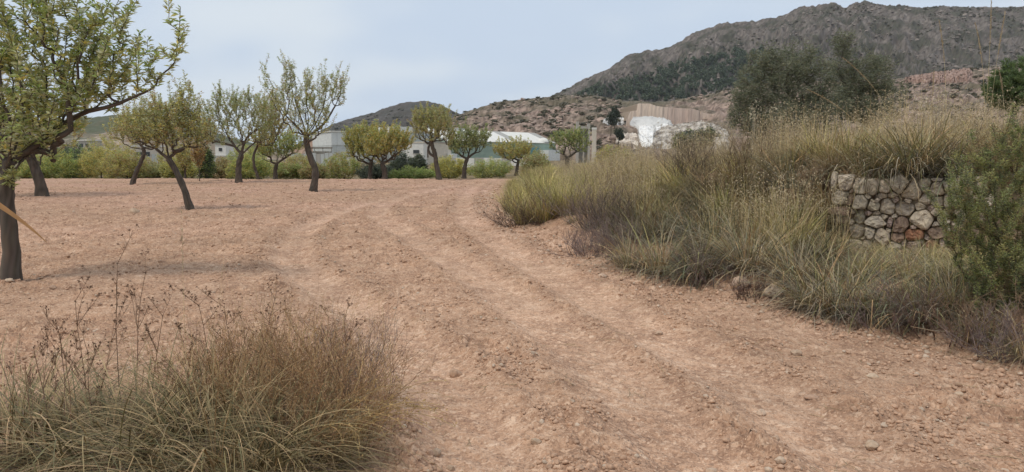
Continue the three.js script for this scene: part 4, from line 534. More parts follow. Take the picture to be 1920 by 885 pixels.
// ---------------------------------------------------------------- grasses of the bank
const GR = { straw: [0.68, 0.53, 0.28], tan: [0.52, 0.40, 0.22], yellow: [0.54, 0.475, 0.16], olive: [0.30, 0.275, 0.105], sage: [0.31, 0.30, 0.155], blue: [0.165, 0.175, 0.10], grey: [0.36, 0.30, 0.205], dull: [0.10, 0.075, 0.05], rust: [0.42, 0.27, 0.13] };
const KINDS = {
  yellow: { n: 560, r: 0.2, len: [0.35, 1.05], w: 0.0085, th: [0.02, 0.8], bend: [0.0, 1.1], dead: 0.28, cols: [GR.yellow, GR.yellow, GR.olive, GR.straw], deadCols: [GR.dull, GR.dull, GR.grey, GR.tan] },
  olive: { n: 540, r: 0.22, len: [0.3, 1.0], w: 0.008, th: [0.02, 1.0], bend: [0.1, 1.6], dead: 0.34, cols: [GR.olive, GR.sage, GR.yellow, GR.tan, GR.straw], deadCols: [GR.dull, GR.dull, GR.grey, GR.tan] },
  straw: { n: 520, r: 0.24, len: [0.3, 1.0], w: 0.008, th: [0.02, 1.0], bend: [0.0, 1.6], dead: 0.38, cols: [GR.straw, GR.tan, GR.olive, GR.rust, GR.yellow], deadCols: [GR.dull, GR.rust, GR.grey] },
  arching: { n: 600, r: 0.2, len: [0.4, 1.25], w: 0.0075, th: [0.05, 1.0], bend: [0.5, 2.5], dead: 0.42, cols: [GR.olive, GR.blue, GR.tan, GR.grey, GR.rust, GR.grey], deadCols: [GR.grey, GR.dull, GR.dull, GR.tan], segs: 6 },
  blue: { n: 600, r: 0.2, len: [0.4, 1.15], w: 0.0075, th: [0.1, 1.0], bend: [0.6, 2.4], dead: 0.45, cols: [GR.blue, GR.blue, GR.grey, GR.olive, GR.rust], deadCols: [GR.grey, GR.dull, GR.dull, GR.blue], segs: 6 },
};
const kindGeo = {}; for (const k in KINDS) kindGeo[k] = [0, 1, 2].map((i) => tussock(new GB(), KINDS[k], rng(1500 + i * 17 + k.length * 101)).geo());
{ // tussocks one can tell apart: front row, crest and end of the bank
  const spots = [[985, 420, 'yellow', 1.0, 'yellow-green esparto tussock at the outer tip of the bank beside the track'], [1020, 412, 'yellow', 1.05, 'second yellow-green tussock from the tip of the bank'], [962, 396, 'yellow', 1.0, 'yellow-green tussock on the far side of the bank tip'], [1055, 400, 'yellow', 1.0, 'yellow-green tussock behind the dark dead brush at the bank tip'], [1185, 500, 'arching', 0.85, 'greyish arching tussock above the bare earth lip, left end of the front row'], [1240, 512, 'arching', 0.95, 'arching tussock with a purple-grey skirt in the left front row'], [1310, 520, 'blue', 0.9, 'blue-grey drooping tussock behind the two pale boulders'], [1405, 500, 'arching', 0.95, 'broad tan arching tussock just above the two pale boulders'], [1490, 528, 'arching', 0.85, 'drooping tussock to the right of the flat boulder'], [1530, 572, 'arching', 0.95, 'large straw-edged tussock in the front row left of the wall foot'], [1580, 585, 'arching', 0.85, 'pale skirted tussock hanging over the track below the wall'], [1650, 590, 'blue', 0.75, 'blue-grey tussock directly below the stone wall'], [1730, 600, 'blue', 0.75, 'dark blue-grey tussock below the right half of the wall'], [1790, 585, 'arching', 0.65, 'arching tussock at the left foot of the green shrub'], [1840, 640, 'blue', 0.45, 'blue-grey tussock below the green shrub'], [1930, 672, 'arching', 0.45, 'arching tussock at the right frame edge above the track'], [1480, 470, 'olive', 1.0, 'olive tussock left of the stone wall corner'], [1562, 488, 'straw', 0.6, 'russet grass clump covering the lower left corner of the wall'], [1620, 525, 'olive', 0.45, 'low olive tussock before the base of the wall'], [1700, 522, 'straw', 0.4, 'low russet tuft before the red stones of the wall']];
  spots.forEach(([u, v, k, s, label], i) => {
    let p = hitGround(u, v); const R = rng(1600 + i), o = thing('grass_tussock', label, 'grass tussock', onGround(p.x, p.z, -0.01), 'esparto tussocks of the bank');
    const b = part(o, 'blades', kindGeo[k][i % 3], M.grass); b.rotation.y = R() * 6; b.scale.set(s, s * (0.8 + 0.12 * R()), s);
  });
  const crest = [[4.32, -9.15, 'arching', 0.8, 'tussock on top of the wall at its left end'], [4.66, -8.93, 'blue', 0.85, 'dry tussock hanging over the middle of the wall top'], [5.05, -8.72, 'arching', 0.95, 'large shaggy tussock crowning the wall right of its middle'], [5.42, -8.45, 'blue', 0.85, 'grey drooping tussock on the wall top by the green shrub'], [4.9, -10.0, 'straw', 1.0, 'dry tussock behind the wall crest'], [5.9, -9.6, 'arching', 1.0, 'shaggy brown tussock on the terrace right of the wall crest'], [3.95, -9.6, 'arching', 1.0, 'russet-skirted tussock at the left corner of the wall'], [3.7, -9.2, 'olive', 0.95, 'olive tussock on the slope just left of the wall']];
  crest.forEach(([x, z, k, s, label], i) => { const o = thing('grass_tussock', label, 'grass tussock', onGround(x, z, -0.01), 'esparto tussocks of the bank'), b = part(o, 'blades', kindGeo[k][(i + 1) % 3], M.grass); b.rotation.y = i * 1.3; b.scale.set(s * 1.25, s * 0.95, s * 1.25); });
}
const CLEAR = [[1390, 545], [1452, 560]].map(([u, v]) => { const q = hitGround(u, v); return [q.x, q.z]; });
{ // the rest of the grass cover
  const R = rng(2001), L = {}; for (const k in KINDS) L[k] = [[], [], []];
  let n = 0; for (let t = 0; t < 60000 && n < 3000; t++) {
    const d = 5 + R() ** 1.5 * 55, a = (R() * 56 - 8) * Math.PI / 180, x = Math.tan(a) * d, z = -d, [s] = distPoly(EDGE, x, z); if (s < 0.45) continue;
    const w = distPoly(TERR, x, z)[0]; if (x > 4.0 && x < 6.8 && z > -9.6 && z < -6.6 && w < 0.15 && w > -0.16) continue; // keep the wall clear
    const wallFoot = x > 4.0 && x < 6.8 && z > -9.6 && z < -6.6 && w <= -0.16 && w > -1.25; if (wallFoot && R() < 0.25) continue;
    if (s < 1.6 && x > 0 && x < 1.6 && z < -10.5 && z > -14 && R() < 0.85) continue; // bare lip of earth
    if (n2b(x * 0.5, z * 0.5) < -0.8) continue;
    if (CLEAR.some(([cx, cz]) => Math.hypot(x - cx, (z - cz) * 0.55) < 0.55)) continue;
    if (x > 3.7 && x < 5.6 && z > -6.0 && z < -4.4 && R() < 0.8) continue;
    const up = w > 0.2, zone = n2(x * 0.3, z * 0.3); let k;
    if (d > 13 && !up) k = R() < 0.75 ? 'yellow' : 'olive'; else if (up) k = d > 16 ? (R() < 0.6 ? 'yellow' : R() < 0.5 ? 'olive' : 'straw') : zone > 0.1 ? (R() < 0.45 ? 'straw' : R() < 0.55 ? 'arching' : 'blue') : R() < 0.35 ? 'straw' : R() < 0.6 ? 'olive' : 'blue'; else k = s < 1.4 ? (R() < 0.5 ? 'arching' : 'blue') : zone > 0 ? 'olive' : R() < 0.5 ? 'arching' : 'olive';
    const sc = (0.4 + 0.65 * R() ** 1.2) * (wallFoot ? 0.42 : x > 3.0 && w < 0.1 && z > -9 ? 0.65 : 1) * (s < 0.9 ? 0.7 : 1) * (d > 24 ? 1.1 : 1); const q = 0.5 + 0.72 * R();
    L[k][Math.floor(R() * 3)].push({ x, y: groundY(x, z) - 0.01, z, s: sc, sy: 0.72 + 0.22 * R(), ry: R() * 6.28, c: [q, q * (0.93 + 0.12 * R()), q * (0.82 + 0.22 * R())] }); n++;
  }
  for (const k in L) L[k].forEach((list, i) => { if (list.length) mass('bank_grass', { yellow: 'yellow-green feathery grass cover of the far bank', olive: 'olive grass cover of the middle bank', straw: 'straw-coloured dry grass cover on the terrace', arching: 'arching grass cover near the bank edge', blue: 'blue-grey drooping grass cover near the bank edge' }[k], 'grass', kindGeo[k][i], M.grass, list); });
  { const dbl = [], r2 = rng(77); for (let t = 0; t < 9000 && dbl.length < 90; t++) { const d = 6 + r2() * 26, a = (r2() * 46 - 4) * Math.PI / 180, x = Math.tan(a) * d, z = -d; if (distPoly(EDGE, x, z)[0] < 0.35 || CLEAR.some(([cx, cz]) => Math.hypot(x - cx, z - cz) < 0.8) || (x > 4 && distPoly(TERR, x, z)[0] < 0.2)) continue; const q = 0.6 + 0.9 * r2(); dbl.push({ x, y: groundY(x, z), z, s: 0.6 + 0.6 * r2(), ry: r2() * 6, c: [q, q * 0.96, q * 0.92] }); } mass('dry_twigs', 'dry grey twigs tangled through the grass of the bank', 'dry twigs', brush(new GB(), { stems: 36, r: 0.3, h: 0.75, spread: 1.2, stemR: 0.0055, levels: 3, split: 2, wild: 0.5, cols: [[0.27, 0.20, 0.13], [0.15, 0.11, 0.075], [0.38, 0.29, 0.17]] }, rng(78)).geo(), M.bark, dbl); }
  // fine dry seed stems over the terrace
  const stem = new GB(); { const r = rng(5); for (let k = 0; k < 26; k++) { const az = r() * 6.28, x = (r() - 0.5) * 0.5, z = (r() - 0.5) * 0.5, c = vary(GR.straw, r, 0.25), len = 0.6 + 0.5 * r(); blade(stem, x, 0, z, az, len, 0.003, 0.05 + 0.25 * r(), 0.5 * r(), c, 4, r); for (let q = 0; q < 9; q++) { const y = len * (0.72 + 0.25 * r()); leafAt(stem, V(x + Math.cos(az) * 0.1 + (r() - 0.5) * 0.14, y * 0.95, z + Math.sin(az) * 0.1 + (r() - 0.5) * 0.14), V(r() - 0.5, r() - 0.6, r() - 0.5).normalize(), 0.022, 0.010, vary([0.48, 0.38, 0.24], r, 0.2), r); } } }
  const ls = []; for (let t = 0; t < 5000 && ls.length < 620; t++) { const d = 8 + R() * 16, a = (R() * 34 + 4) * Math.PI / 180, x = Math.tan(a) * d, z = -d, w = distPoly(TERR, x, z)[0]; if (distPoly(EDGE, x, z)[0] < 0.8 || (w < 0.1 && (x > 3.9 || R() < 0.5)) || n2(x * 0.4 + 7, z * 0.4) < -0.2) continue; ls.push({ x, y: groundY(x, z), z, s: 0.8 + 0.4 * R(), ry: R() * 6 }); }
  mass('seed_stems', 'pale fluffy seed stems standing above the terrace grass', 'grass', stem.geo(), M.grass, ls);
}
// ---------------------------------------------------------------- shrubs of the bank
function shrub(o) { const y = groundY(o.x, o.z) - 0.03; return woody({ category: 'shrub', upright: 0.55, fromRoot: true, minY: 0.05, limbMin: 0.03, base: V(o.x, y, o.z), trunk: [V(0, 0, 0), V(0.03, o.h * 0.12, 0)], ...o }); }
function pxLobes(o, x, z, list) { const d = -z, y = groundY(x, z) - 0.03, S = d / FPX; return list.map(([u, v, ru, rv, w = 1, dz = 0]) => { const c = at(u, v, d + dz); return { c: V(c.x - x, c.y - y, c.z - z), r: V(ru * S, rv * S, ru * S * 0.8), w: w * ru * rv }; }); }
const acac = [[0.20, 0.22, 0.125], [0.24, 0.25, 0.155], [0.15, 0.17, 0.10], [0.27, 0.26, 0.15]];
{ const p = at(1475, 215, 15.5); shrub({ name: 'shrub', label: 'large dark feathery shrub rising behind the straw grass', seed: 401, x: p.x, z: p.z, h: 2.6, lobes: pxLobes({}, p.x, p.z, [[1470, 150, 62, 58, 1.0], [1420, 165, 42, 50, 0.9], [1520, 150, 44, 56, 0.9], [1440, 115, 34, 34, 0.7], [1500, 105, 36, 30, 0.7], [1395, 205, 30, 40, 1.3], [1470, 225, 90, 40, 1.5], [1545, 200, 44, 44, 1.2]]), trunkR: 0.08, tips: 1300, leaves: 46000, leafL: 0.075, leafW: 0.013, cols: acac, scatter: 0.16, leafWood: 0.03, twigCol: [0.13, 0.105, 0.085] }); }
{ const p = at(1615, 205, 16.5); shrub({ name: 'shrub', label: 'thinner dark shrub with a tall wispy top, right of the large one', seed: 402, x: p.x, z: p.z, h: 2.6, lobes: pxLobes({}, p.x, p.z, [[1580, 110, 26, 50, 1], [1578, 75, 14, 20, 1], [1620, 145, 44, 36], [1650, 130, 30, 26, 0.7], [1660, 165, 40, 22, 0.8], [1590, 175, 30, 46, 1.3], [1630, 195, 60, 36, 1.3], [1630, 105, 26, 20, 0.4]]), trunkR: 0.06, tips: 900, leaves: 26000, leafL: 0.075, leafW: 0.013, cols: acac, scatter: 0.16, leafWood: 0.03, twigCol: [0.13, 0.105, 0.085] }); }
{ const p = at(1903, 190, 17.5); shrub({ name: 'young_pine', label: 'bright green young pine at the right frame edge on the terrace', category: 'tree', seed: 403, x: p.x, z: p.z, h: 3, lobes: pxLobes({}, p.x, p.z, [[1895, 135, 24, 24], [1880, 160, 34, 26], [1925, 150, 40, 40], [1870, 185, 26, 18, 0.8], [1915, 185, 50, 24]]), trunk: [V(0, 0, 0), V(0.02, 1.2, 0), V(0.03, 2.2, 0)], trunkR: 0.07, tips: 520, leaves: 24000, leafL: 0.10, leafW: 0.014, cols: [[0.14, 0.20, 0.06], [0.11, 0.165, 0.055], [0.18, 0.24, 0.07]], scatter: 0.08, leafWood: 0.02, along: 1.2 }); }
{ const p = at(1305, 285, 21); shrub({ name: 'shrub', label: 'dark round shrub below the quarry rubble, left of the straw grass', seed: 404, x: p.x, z: p.z, h: 1.3, lobes: pxLobes({}, p.x, p.z, [[1300, 262, 34, 20], [1325, 255, 20, 16], [1280, 272, 18, 14]]), trunkR: 0.05, tips: 300, leaves: 9000, leafL: 0.08, leafW: 0.025, cols: [[0.13, 0.145, 0.10], blue, olive], scatter: 0.12, leafWood: 0.03 }); }
{ const p = V(4.38, 0, -5.6); shrub({ name: 'shrub', label: 'dense bright green shrub overhanging the right end of the stone wall', seed: 405, x: p.x, z: p.z, h: 1.9, lobes: pxLobes({}, p.x, p.z, [[1880, 330, 62, 75, 1.2], [1850, 400, 66, 66, 1.2], [1900, 450, 70, 80, 1.1], [1830, 370, 46, 52], [1805, 345, 34, 28, 0.9], [1795, 400, 34, 40, 0.9], [1810, 450, 34, 34, 0.7], [1870, 520, 60, 60, 1.1], [1835, 470, 40, 50, 0.8], [1915, 575, 50, 50, 1.0], [1860, 575, 46, 36, 0.9], [1920, 270, 50, 44, 0.9], [1960, 400, 70, 110, 0.9], [1848, 290, 26, 22, 0.7]]), trunkR: 0.05, tips: 1300, leaves: 95000, leafL: 0.022, leafW: 0.0065, cols: [[0.34, 0.37, 0.12], [0.25, 0.29, 0.10], [0.44, 0.42, 0.15], [0.17, 0.19, 0.08], [0.36, 0.28, 0.13]], scatter: 0.045, whip: 0.3, leafWood: 0.02, twigR: 0.0025, twigCol: [0.10, 0.075, 0.05], step: 0.1 }); }
function deadBrush(u, v, h, label, cols, seed, extra = {}) { let p = hitGround(u, v); const o = thing('dead_brush', label, 'dead shrub', onGround(p.x, p.z, -0.01), 'dead brush of the bank'), R = rng(seed); part(o, 'twigs', brush(new GB(), { stems: 44, r: 0.3, h, spread: 1.25, stemR: 0.0055, levels: 3, split: 2, wild: 0.5, cols, ...extra }, R).geo(), M.bark); return o; }
const mauve = [[0.24, 0.18, 0.165], [0.18, 0.13, 0.115], [0.30, 0.22, 0.19]], darkTw = [[0.09, 0.068, 0.056], [0.15, 0.105, 0.08]];
[[975, 425, 0.7, 'dark dead brush under the yellow tussocks at the bank tip', darkTw], [1010, 418, 0.75, 'dark dead brush with exposed roots at the bank tip', darkTw], [1110, 425, 0.85, 'grey dead brush behind the bare earth lip', mauve], [1150, 440, 0.8, 'dead brush with a black stump above the bare earth', darkTw], [1100, 482, 0.55, 'dark dead brush at the lower edge of the bare earth lip', mauve], [1140, 480, 0.6, 'purplish dead brush left of the front tussocks', mauve], [1325, 532, 0.42, 'purplish low brush left of the pale boulders', mauve], [1418, 556, 0.22, 'small reddish brush between the pale boulders', [[0.16, 0.09, 0.065], [0.12, 0.075, 0.06]]], [1680, 610, 0.4, 'purplish low brush below the wall at the track edge', mauve], [1760, 625, 0.4, 'reddish dead brush at the track edge below the wall', [[0.16, 0.09, 0.06], [0.2, 0.13, 0.09]]], [1905, 675, 0.35, 'purple low brush at the right frame edge by the track', mauve], [1075, 345, 0.9, 'grey bare brush amid the yellow grass of the far bank', [[0.17, 0.135, 0.105], [0.13, 0.10, 0.08]]], [1300, 345, 0.8, 'dark dead brush on a pale earth patch of the middle bank', darkTw], [1850, 640, 0.4, 'straw-coloured dead brush at the track edge below the green shrub', [[0.3, 0.2, 0.12], [0.2, 0.12, 0.08]]]].forEach(([u, v, h, label, cols], i) => deadBrush(u, v, h, label, cols, 2200 + i));
{ // forked pale dead branch lying at the track edge
  const p = gp(1800, 632, 0.08), o = thing('dead_branch', 'pale forked dry branch lying at the track edge below the wall', 'branch', onGround(p.x, p.z, 0.03)), R = rng(61), gb = new GB(), c = [0.42, 0.33, 0.23]; const ln = (pts, r) => tube(gb, pts.map((q) => V(...q)), pts.map((_, i) => r * (1 - 0.6 * i / (pts.length - 1))), c, R);
  ln([[0, 0.02, 0], [0.08, 0.08, -0.03], [0.2, 0.16, -0.05], [0.32, 0.22, -0.02]], 0.009); ln([[0, 0.02, 0], [-0.1, 0.05, 0.04], [-0.25, 0.06, 0.05], [-0.42, 0.09, 0.02]], 0.008); ln([[0.08, 0.08, -0.03], [0.06, 0.17, 0], [0.02, 0.27, 0.01]], 0.006); ln([[-0.1, 0.05, 0.04], [-0.02, 0.02, 0.12], [0.12, 0.01, 0.2], [0.2, 0.012, 0.24]], 0.006); ln([[0.2, 0.16, -0.05], [0.22, 0.05, 0.02], [0.24, 0.0, 0.06]], 0.005); part(o, 'branches', gb.geo(), M.bark);
}
// tall dry plume stalks
function plume(u0, v0, u1, v1, d, label, w = 0.008) { const tip = at(u1, v1, d), b = at(u0, v0, d), x = b.x, z = b.z, y = groundY(x, z), o = thing('plume_grass_stalk', label, 'grass stalk', V(x, y, z), 'tall dry plume stalks on the terrace'), R = rng(Math.floor(u1 + v1)), st = new GB(), hd = new GB(), L = V(0, 0, 0), k1 = b.clone().sub(o.position), k2 = tip.clone().sub(o.position), c = new THREE.QuadraticBezierCurve3(L, V(k1.x, Math.max(k1.y, k2.y * 0.6), 0), k2), P = c.getPoints(16); tube(st, P, P.map((_, i) => (w < 0.003 ? 0.0017 : 0.0028) - 0.00008 * i), vary(GR.straw, R, 0.1), R); part(o, 'stem', st.geo(), M.grass); for (let k = 0; k < (w < 0.003 ? 20 : 170); k++) { const t = 0.68 + 0.32 * R(), p = c.getPoint(t), dr = c.getTangent(t), q = w * (1 - Math.abs(t - 0.82) * 3.2); p.add(V(R() - 0.5, R() - 0.5, R() - 0.5).multiplyScalar(2 * Math.max(0.15 * w, q))); leafAt(hd, p, dr.add(V(R() - 0.5, R() - 0.5, R() - 0.5).multiplyScalar(0.6)).normalize(), 0.035, 0.006, vary([0.42, 0.32, 0.2], R, 0.2), R); } part(o, 'plume', hd.geo(), M.grass).userData.kind = 'stuff'; }
[[1690, 200, 1580, 108, 10.2, 'leaning plume stalk before the wispy dark shrub'], [1640, 225, 1513, 167, 10.4, 'arched plume stalk bending left below the dark shrubs'], [1778, 190, 1761, 40, 10.0, 'upright pale plume stalk standing before the mountain'], [1853, 180, 1829, 44, 9.8, 'left stalk of the three plumes at upper right'], [1852, 180, 1859, -5, 9.8, 'middle and tallest of the three plumes at upper right'], [1858, 180, 1885, 22, 9.8, 'right stalk of the three plumes at upper right'], [1890, 190, 1872, 128, 9.9, 'short bent stalk before the young pine'], [1748, 200, 1751, 135, 10.2, 'short brown stalk left of the young pine']].forEach((a) => plume(...a));
[[1737, 195, 10.3, 'pale feathery seed tuft on the terrace left of the young pine'], [1768, 178, 10.5, 'taller pale seed tuft on the terrace left of the young pine'], [1415, 205, 12, 'silvery dead leaf spray at the foot of the large dark shrub'], [1455, 208, 12, 'pale bent dead leaf under the large dark shrub']].forEach(([u, v, d, label], i) => { const p = at(u, v, d), y = groundY(p.x, p.z), o = thing('seed_tuft', label, 'grass tuft', V(p.x, y, p.z), 'pale tufts on the terrace'), gb = new GB(), R = rng(2300 + i), h = p.y - y; for (let k = 0; k < 16; k++) blade(gb, (R() - 0.5) * 0.1, -0.02, (R() - 0.5) * 0.1, R() * 6.28, h * (0.85 + 0.3 * R()), 0.007, 0.02 + 0.1 * R(), 0.2 * R(), vary([0.40, 0.35, 0.27], R, 0.15), 5, R); for (let k = 0; k < 80; k++) leafAt(gb, V((R() - 0.5) * 0.2, h * (0.85 + 0.28 * R()), (R() - 0.5) * 0.2), V(R() - 0.5, R() - 0.7, R() - 0.5).normalize(), 0.05, 0.014, vary([0.5, 0.43, 0.3], R, 0.15), R); part(o, 'blades', gb.geo(), M.grass); });

// ---------------------------------------------------------------- foreground clump at lower left
{
  const esp = { n: 1050, r: 0.34, len: [0.5, 1.2], w: 0.0058, th: [0.05, 0.9], bend: [0.8, 3.4], dead: 0.4, cols: [[0.18, 0.135, 0.055], [0.25, 0.18, 0.08], [0.40, 0.275, 0.14], [0.13, 0.115, 0.045]], deadCols: [[0.56, 0.40, 0.23], [0.30, 0.20, 0.12], [0.13, 0.085, 0.055], [0.09, 0.06, 0.04]], segs: 10 };
  [[-2.05, -3.35, 1.0, 0.85, 'long-bladed green-grey tussock filling the bottom left corner'], [-1.42, -3.15, 0.95, 0.85, 'drooping green tussock at the bottom edge, middle of the left clump'], [-1.7, -3.75, 0.85, 0.9, 'esparto tussock behind the bottom-left one, dry weed stalks rising from it'], [-2.75, -3.6, 1.0, 0.85, 'esparto tussock cut by the left frame edge at the bottom'], [-1.08, -3.12, 0.62, 0.75, 'smaller green tussock beside the tangled orange twigs']].forEach(([x, z, s, sy, label], i) => { const o = thing('grass_tussock', label, 'grass tussock', onGround(x, z, -0.01), 'foreground esparto tussocks'), b = part(o, 'blades', tussock(new GB(), esp, rng(2400 + i)).geo(), M.straw); b.scale.set(s, sy * 0.78, s); });
  const dry = [[0.46, 0.265, 0.125], [0.36, 0.21, 0.105], [0.58, 0.39, 0.19], [0.20, 0.12, 0.075]], leafCols = [[0.42, 0.25, 0.13], [0.34, 0.20, 0.11], [0.27, 0.215, 0.11]];
  [[-1.05, -3.7, 0.62, 90, 'tangled orange-brown dry bush right of the green tussocks'], [-1.4, -3.95, 0.6, 80, 'dry brown bush with small dark heads behind the tangle'], [-0.92, -3.4, 0.42, 60, 'low rusty bush at the right end of the foreground clump'], [-1.75, -4.1, 0.55, 70, 'sparse brown bush behind the foreground tussocks']].forEach(([x, z, h, stems, label], i) => { const o = thing('dry_bush', label, 'dry bush', onGround(x, z, -0.01), 'dry bushes of the foreground clump'); part(o, 'twigs', brush(new GB(), { stems, r: 0.22, h, spread: 1.0, stemR: 0.003, levels: 3, split: 2, wild: 0.55, cols: dry, leaf: 3, leafL: 0.011, leafCols }, rng(2500 + i)).geo(), M.bark); });
  { const o = thing('dry_bush', 'small grey dead bush at the back of the foreground clump', 'dry bush', onGround(-1.02, -4.15, -0.01)); part(o, 'twigs', brush(new GB(), { stems: 34, r: 0.1, h: 0.52, spread: 0.6, stemR: 0.0026, levels: 3, split: 2, wild: 0.35, cols: [[0.22, 0.19, 0.18], [0.17, 0.145, 0.135]] }, rng(2590)).geo(), M.bark); }
  // yellowish knobbly strands
  { const o = thing('dry_bush', 'arching yellow knobbly strands lying over the orange tangle', 'dry bush', onGround(-0.9, -3.3, -0.01)), gb = new GB(), R = rng(2600); for (let k = 0; k < 26; k++) { const az = -0.9 + R() * 2.2, L = 0.5 + 0.35 * R(), P = []; let th = 0.2 + R() * 0.5, p = V((R() - 0.5) * 0.25, 0.05, (R() - 0.5) * 0.2); for (let i = 0; i < 9; i++) { P.push(p.clone()); p.add(V(Math.sin(th) * Math.cos(az) + (R() - 0.5) * 0.35, Math.cos(th), Math.sin(th) * Math.sin(az) * 0.6).multiplyScalar(L / 9)); th += 0.2; } const c = vary([0.42, 0.28, 0.12], R, 0.2); tube(gb, P, P.map((_, i) => 0.0028 - 0.0002 * i), c, R); for (const q of P) for (let m = 0; m < 3; m++) leafAt(gb, q.clone().add(V(R() - 0.5, R() - 0.5, R() - 0.5).multiplyScalar(0.03)), V(R() - 0.5, R(), R() - 0.5).normalize(), 0.014, 0.008, vary(c, R, 0.2), R); } part(o, 'strands', gb.geo(), M.bark); }
  // dry weed stalks with dark seed heads
  const headCol = [0.15, 0.085, 0.05], stemCol = [0.24, 0.145, 0.09];
  const weed = (u, vTop, d, label, seed, wide = 1, umbel = false) => {
    const top = at(u, vTop, d), x = top.x + 0.02, z = -d, y = groundY(x, z), h = top.y - y, o = thing('dry_weed', label, 'dry weed', V(x, y - 0.01, z), 'dry weed stalks of the foreground clump'), R = rng(seed), st = new GB(), hd = new GB();
    const burst = (p, r) => { for (let k = 0; k < 14; k++) { const dv = V(R() - 0.5, R() - 0.4, R() - 0.5).normalize(); leafAt(hd, p, dv, r * (0.7 + 0.6 * R()), r * 0.35, vary(headCol, R, 0.4), R); } };
    const arm = (p, dir, len, r, lvl) => { const P = [p.clone()]; let q = p.clone(), dd = dir.clone(); for (let i = 0; i < 5; i++) { dd.add(V(R() - 0.5, 0.12, R() - 0.5).multiplyScalar(0.22)).normalize(); q = q.clone().addScaledVector(dd, len / 5); P.push(q); } tube(st, P, P.map((_, i) => r * (1 - 0.1 * i)), vary(stemCol, R, 0.2), R); if (umbel && lvl === 0) { for (let k = 0; k < 9; k++) { const e = q.clone().add(V((R() - 0.5) * 0.055, 0.03 + 0.03 * R(), (R() - 0.5) * 0.055)); tube(st, [q, e], [0.001, 0.0008], stemCol, R); leafAt(hd, e, V(R() - 0.5, 1, R() - 0.5).normalize(), 0.016, 0.008, vary([0.15, 0.08, 0.05], R, 0.3), R); } } else burst(q, 0.006 + 0.007 * R()); if (lvl > 0) for (let k = 0; k < 4 + Math.floor(R() * 3); k++) { const i = 2 + Math.floor(R() * 4), a = R() * 6.28; arm(P[i], V(Math.cos(a) * 0.75 * wide, 0.8, Math.sin(a) * 0.75 * wide).normalize(), len * (0.16 + 0.2 * R()), r * 0.6, lvl - 1); } };
    arm(V(0, 0, 0), V(-0.02, 1, 0), h, 0.0035, umbel ? 1 : 2); part(o, 'stem', st.geo(), M.bark); part(o, 'seed_heads', hd.geo(), M.bark).userData.kind = 'stuff';
  };
  [[205, 492, 3.9, 'tallest dry weed with dark seed heads above the left clump', 1, 0.7], [232, 505, 4.0, 'tall dry weed just right of the tallest one', 2, 0.7], [140, 560, 3.8, 'dark dry weed left of the tallest stalk', 3, 0.7], [165, 600, 3.7, 'slanting dry weed in front of the tallest stalk', 4, 0.8], [390, 565, 4.2, 'bushy dark-headed weed in the middle of the clump', 5, 1.2], [430, 572, 4.3, 'dark-headed weed right of the middle one', 6, 1.2], [475, 558, 4.4, 'loose dark-headed weed, highest of the right-hand weeds', 7, 1.2], [515, 600, 4.2, 'thin brown weed behind the orange tangle', 8, 1.0], [270, 580, 4.1, 'thin single weed stalk between the tall and the middle weeds', 9, 0.6], [640, 605, 4.1, 'rusty weed at the right end of the foreground clump', 10, 1.2], [590, 585, 4.3, 'pale thin weed behind the rusty bush', 11, 1.0], [345, 640, 3.9, 'small weed low in the middle of the foreground clump', 12, 0.9]].forEach(([u, v, d, label, s, w]) => weed(u, v, d, label, 2700 + s, w));
  [[75, 640, 3.4, 'umbel-headed dry weed, leftmost of the brush-like heads', 21], [98, 628, 3.45, 'umbel-headed dry weed, tallest of the brush-like heads', 22], [115, 645, 3.4, 'umbel-headed dry weed, rightmost of the brush-like heads', 23], [158, 648, 3.5, 'lone umbel-headed weed right of the brush-like group', 24], [45, 680, 3.4, 'low bent umbel weed at the left edge of the clump', 25]].forEach(([u, v, d, label, s]) => weed(u, v, d, label, 2700 + s, 0.5, true));
  // near dry leaf entering from the left, thin dry stem
  { const p = at(-45, 330, 1.5), y = groundY(p.x, p.z), o = thing('reed_stalk', 'close orange-brown reed leaf drooping in from the left frame edge', 'reed', V(p.x, y, p.z)), st = new GB(), lf = new GB(), R = rng(3); const h = at(-45, 340, 1.5).y - y; tube(st, [V(0, -0.02, 0), V(-0.02, h * 0.5, 0), V(0, h, 0)], [0.004, 0.0035, 0.002], [0.36, 0.24, 0.12], R); part(o, 'stem', st.geo(), M.grass); const a = V(0, h * 0.985, 0), b = at(40, 408, 1.5).sub(o.position), c = at(88, 455, 1.5).sub(o.position), q = new THREE.QuadraticBezierCurve3(a, b, c), P = q.getPoints(14), W_ = (t) => 0.008 * (1 - t) ** 0.8 + 0.0006; let pa, pb; P.forEach((p2, i) => { const w = W_(i / 14), m = lf.v(p2.x + w * 0.5, p2.y + w * 0.85, p2.z + w * 0.2, vary([0.46, 0.27, 0.12], R, 0.1)), n = lf.v(p2.x - w * 0.5, p2.y - w * 0.85, p2.z - w * 0.2, vary([0.40, 0.23, 0.10], R, 0.1)); if (i) lf.q(pa, pb, n, m); pa = m; pb = n; }); part(o, 'leaf_blade', lf.geo(), M.grass); }
  plume(346, 640, 341, 392, 3.7, 'lone thin dry stem rising from the foreground clump before the field', 0.002);
}

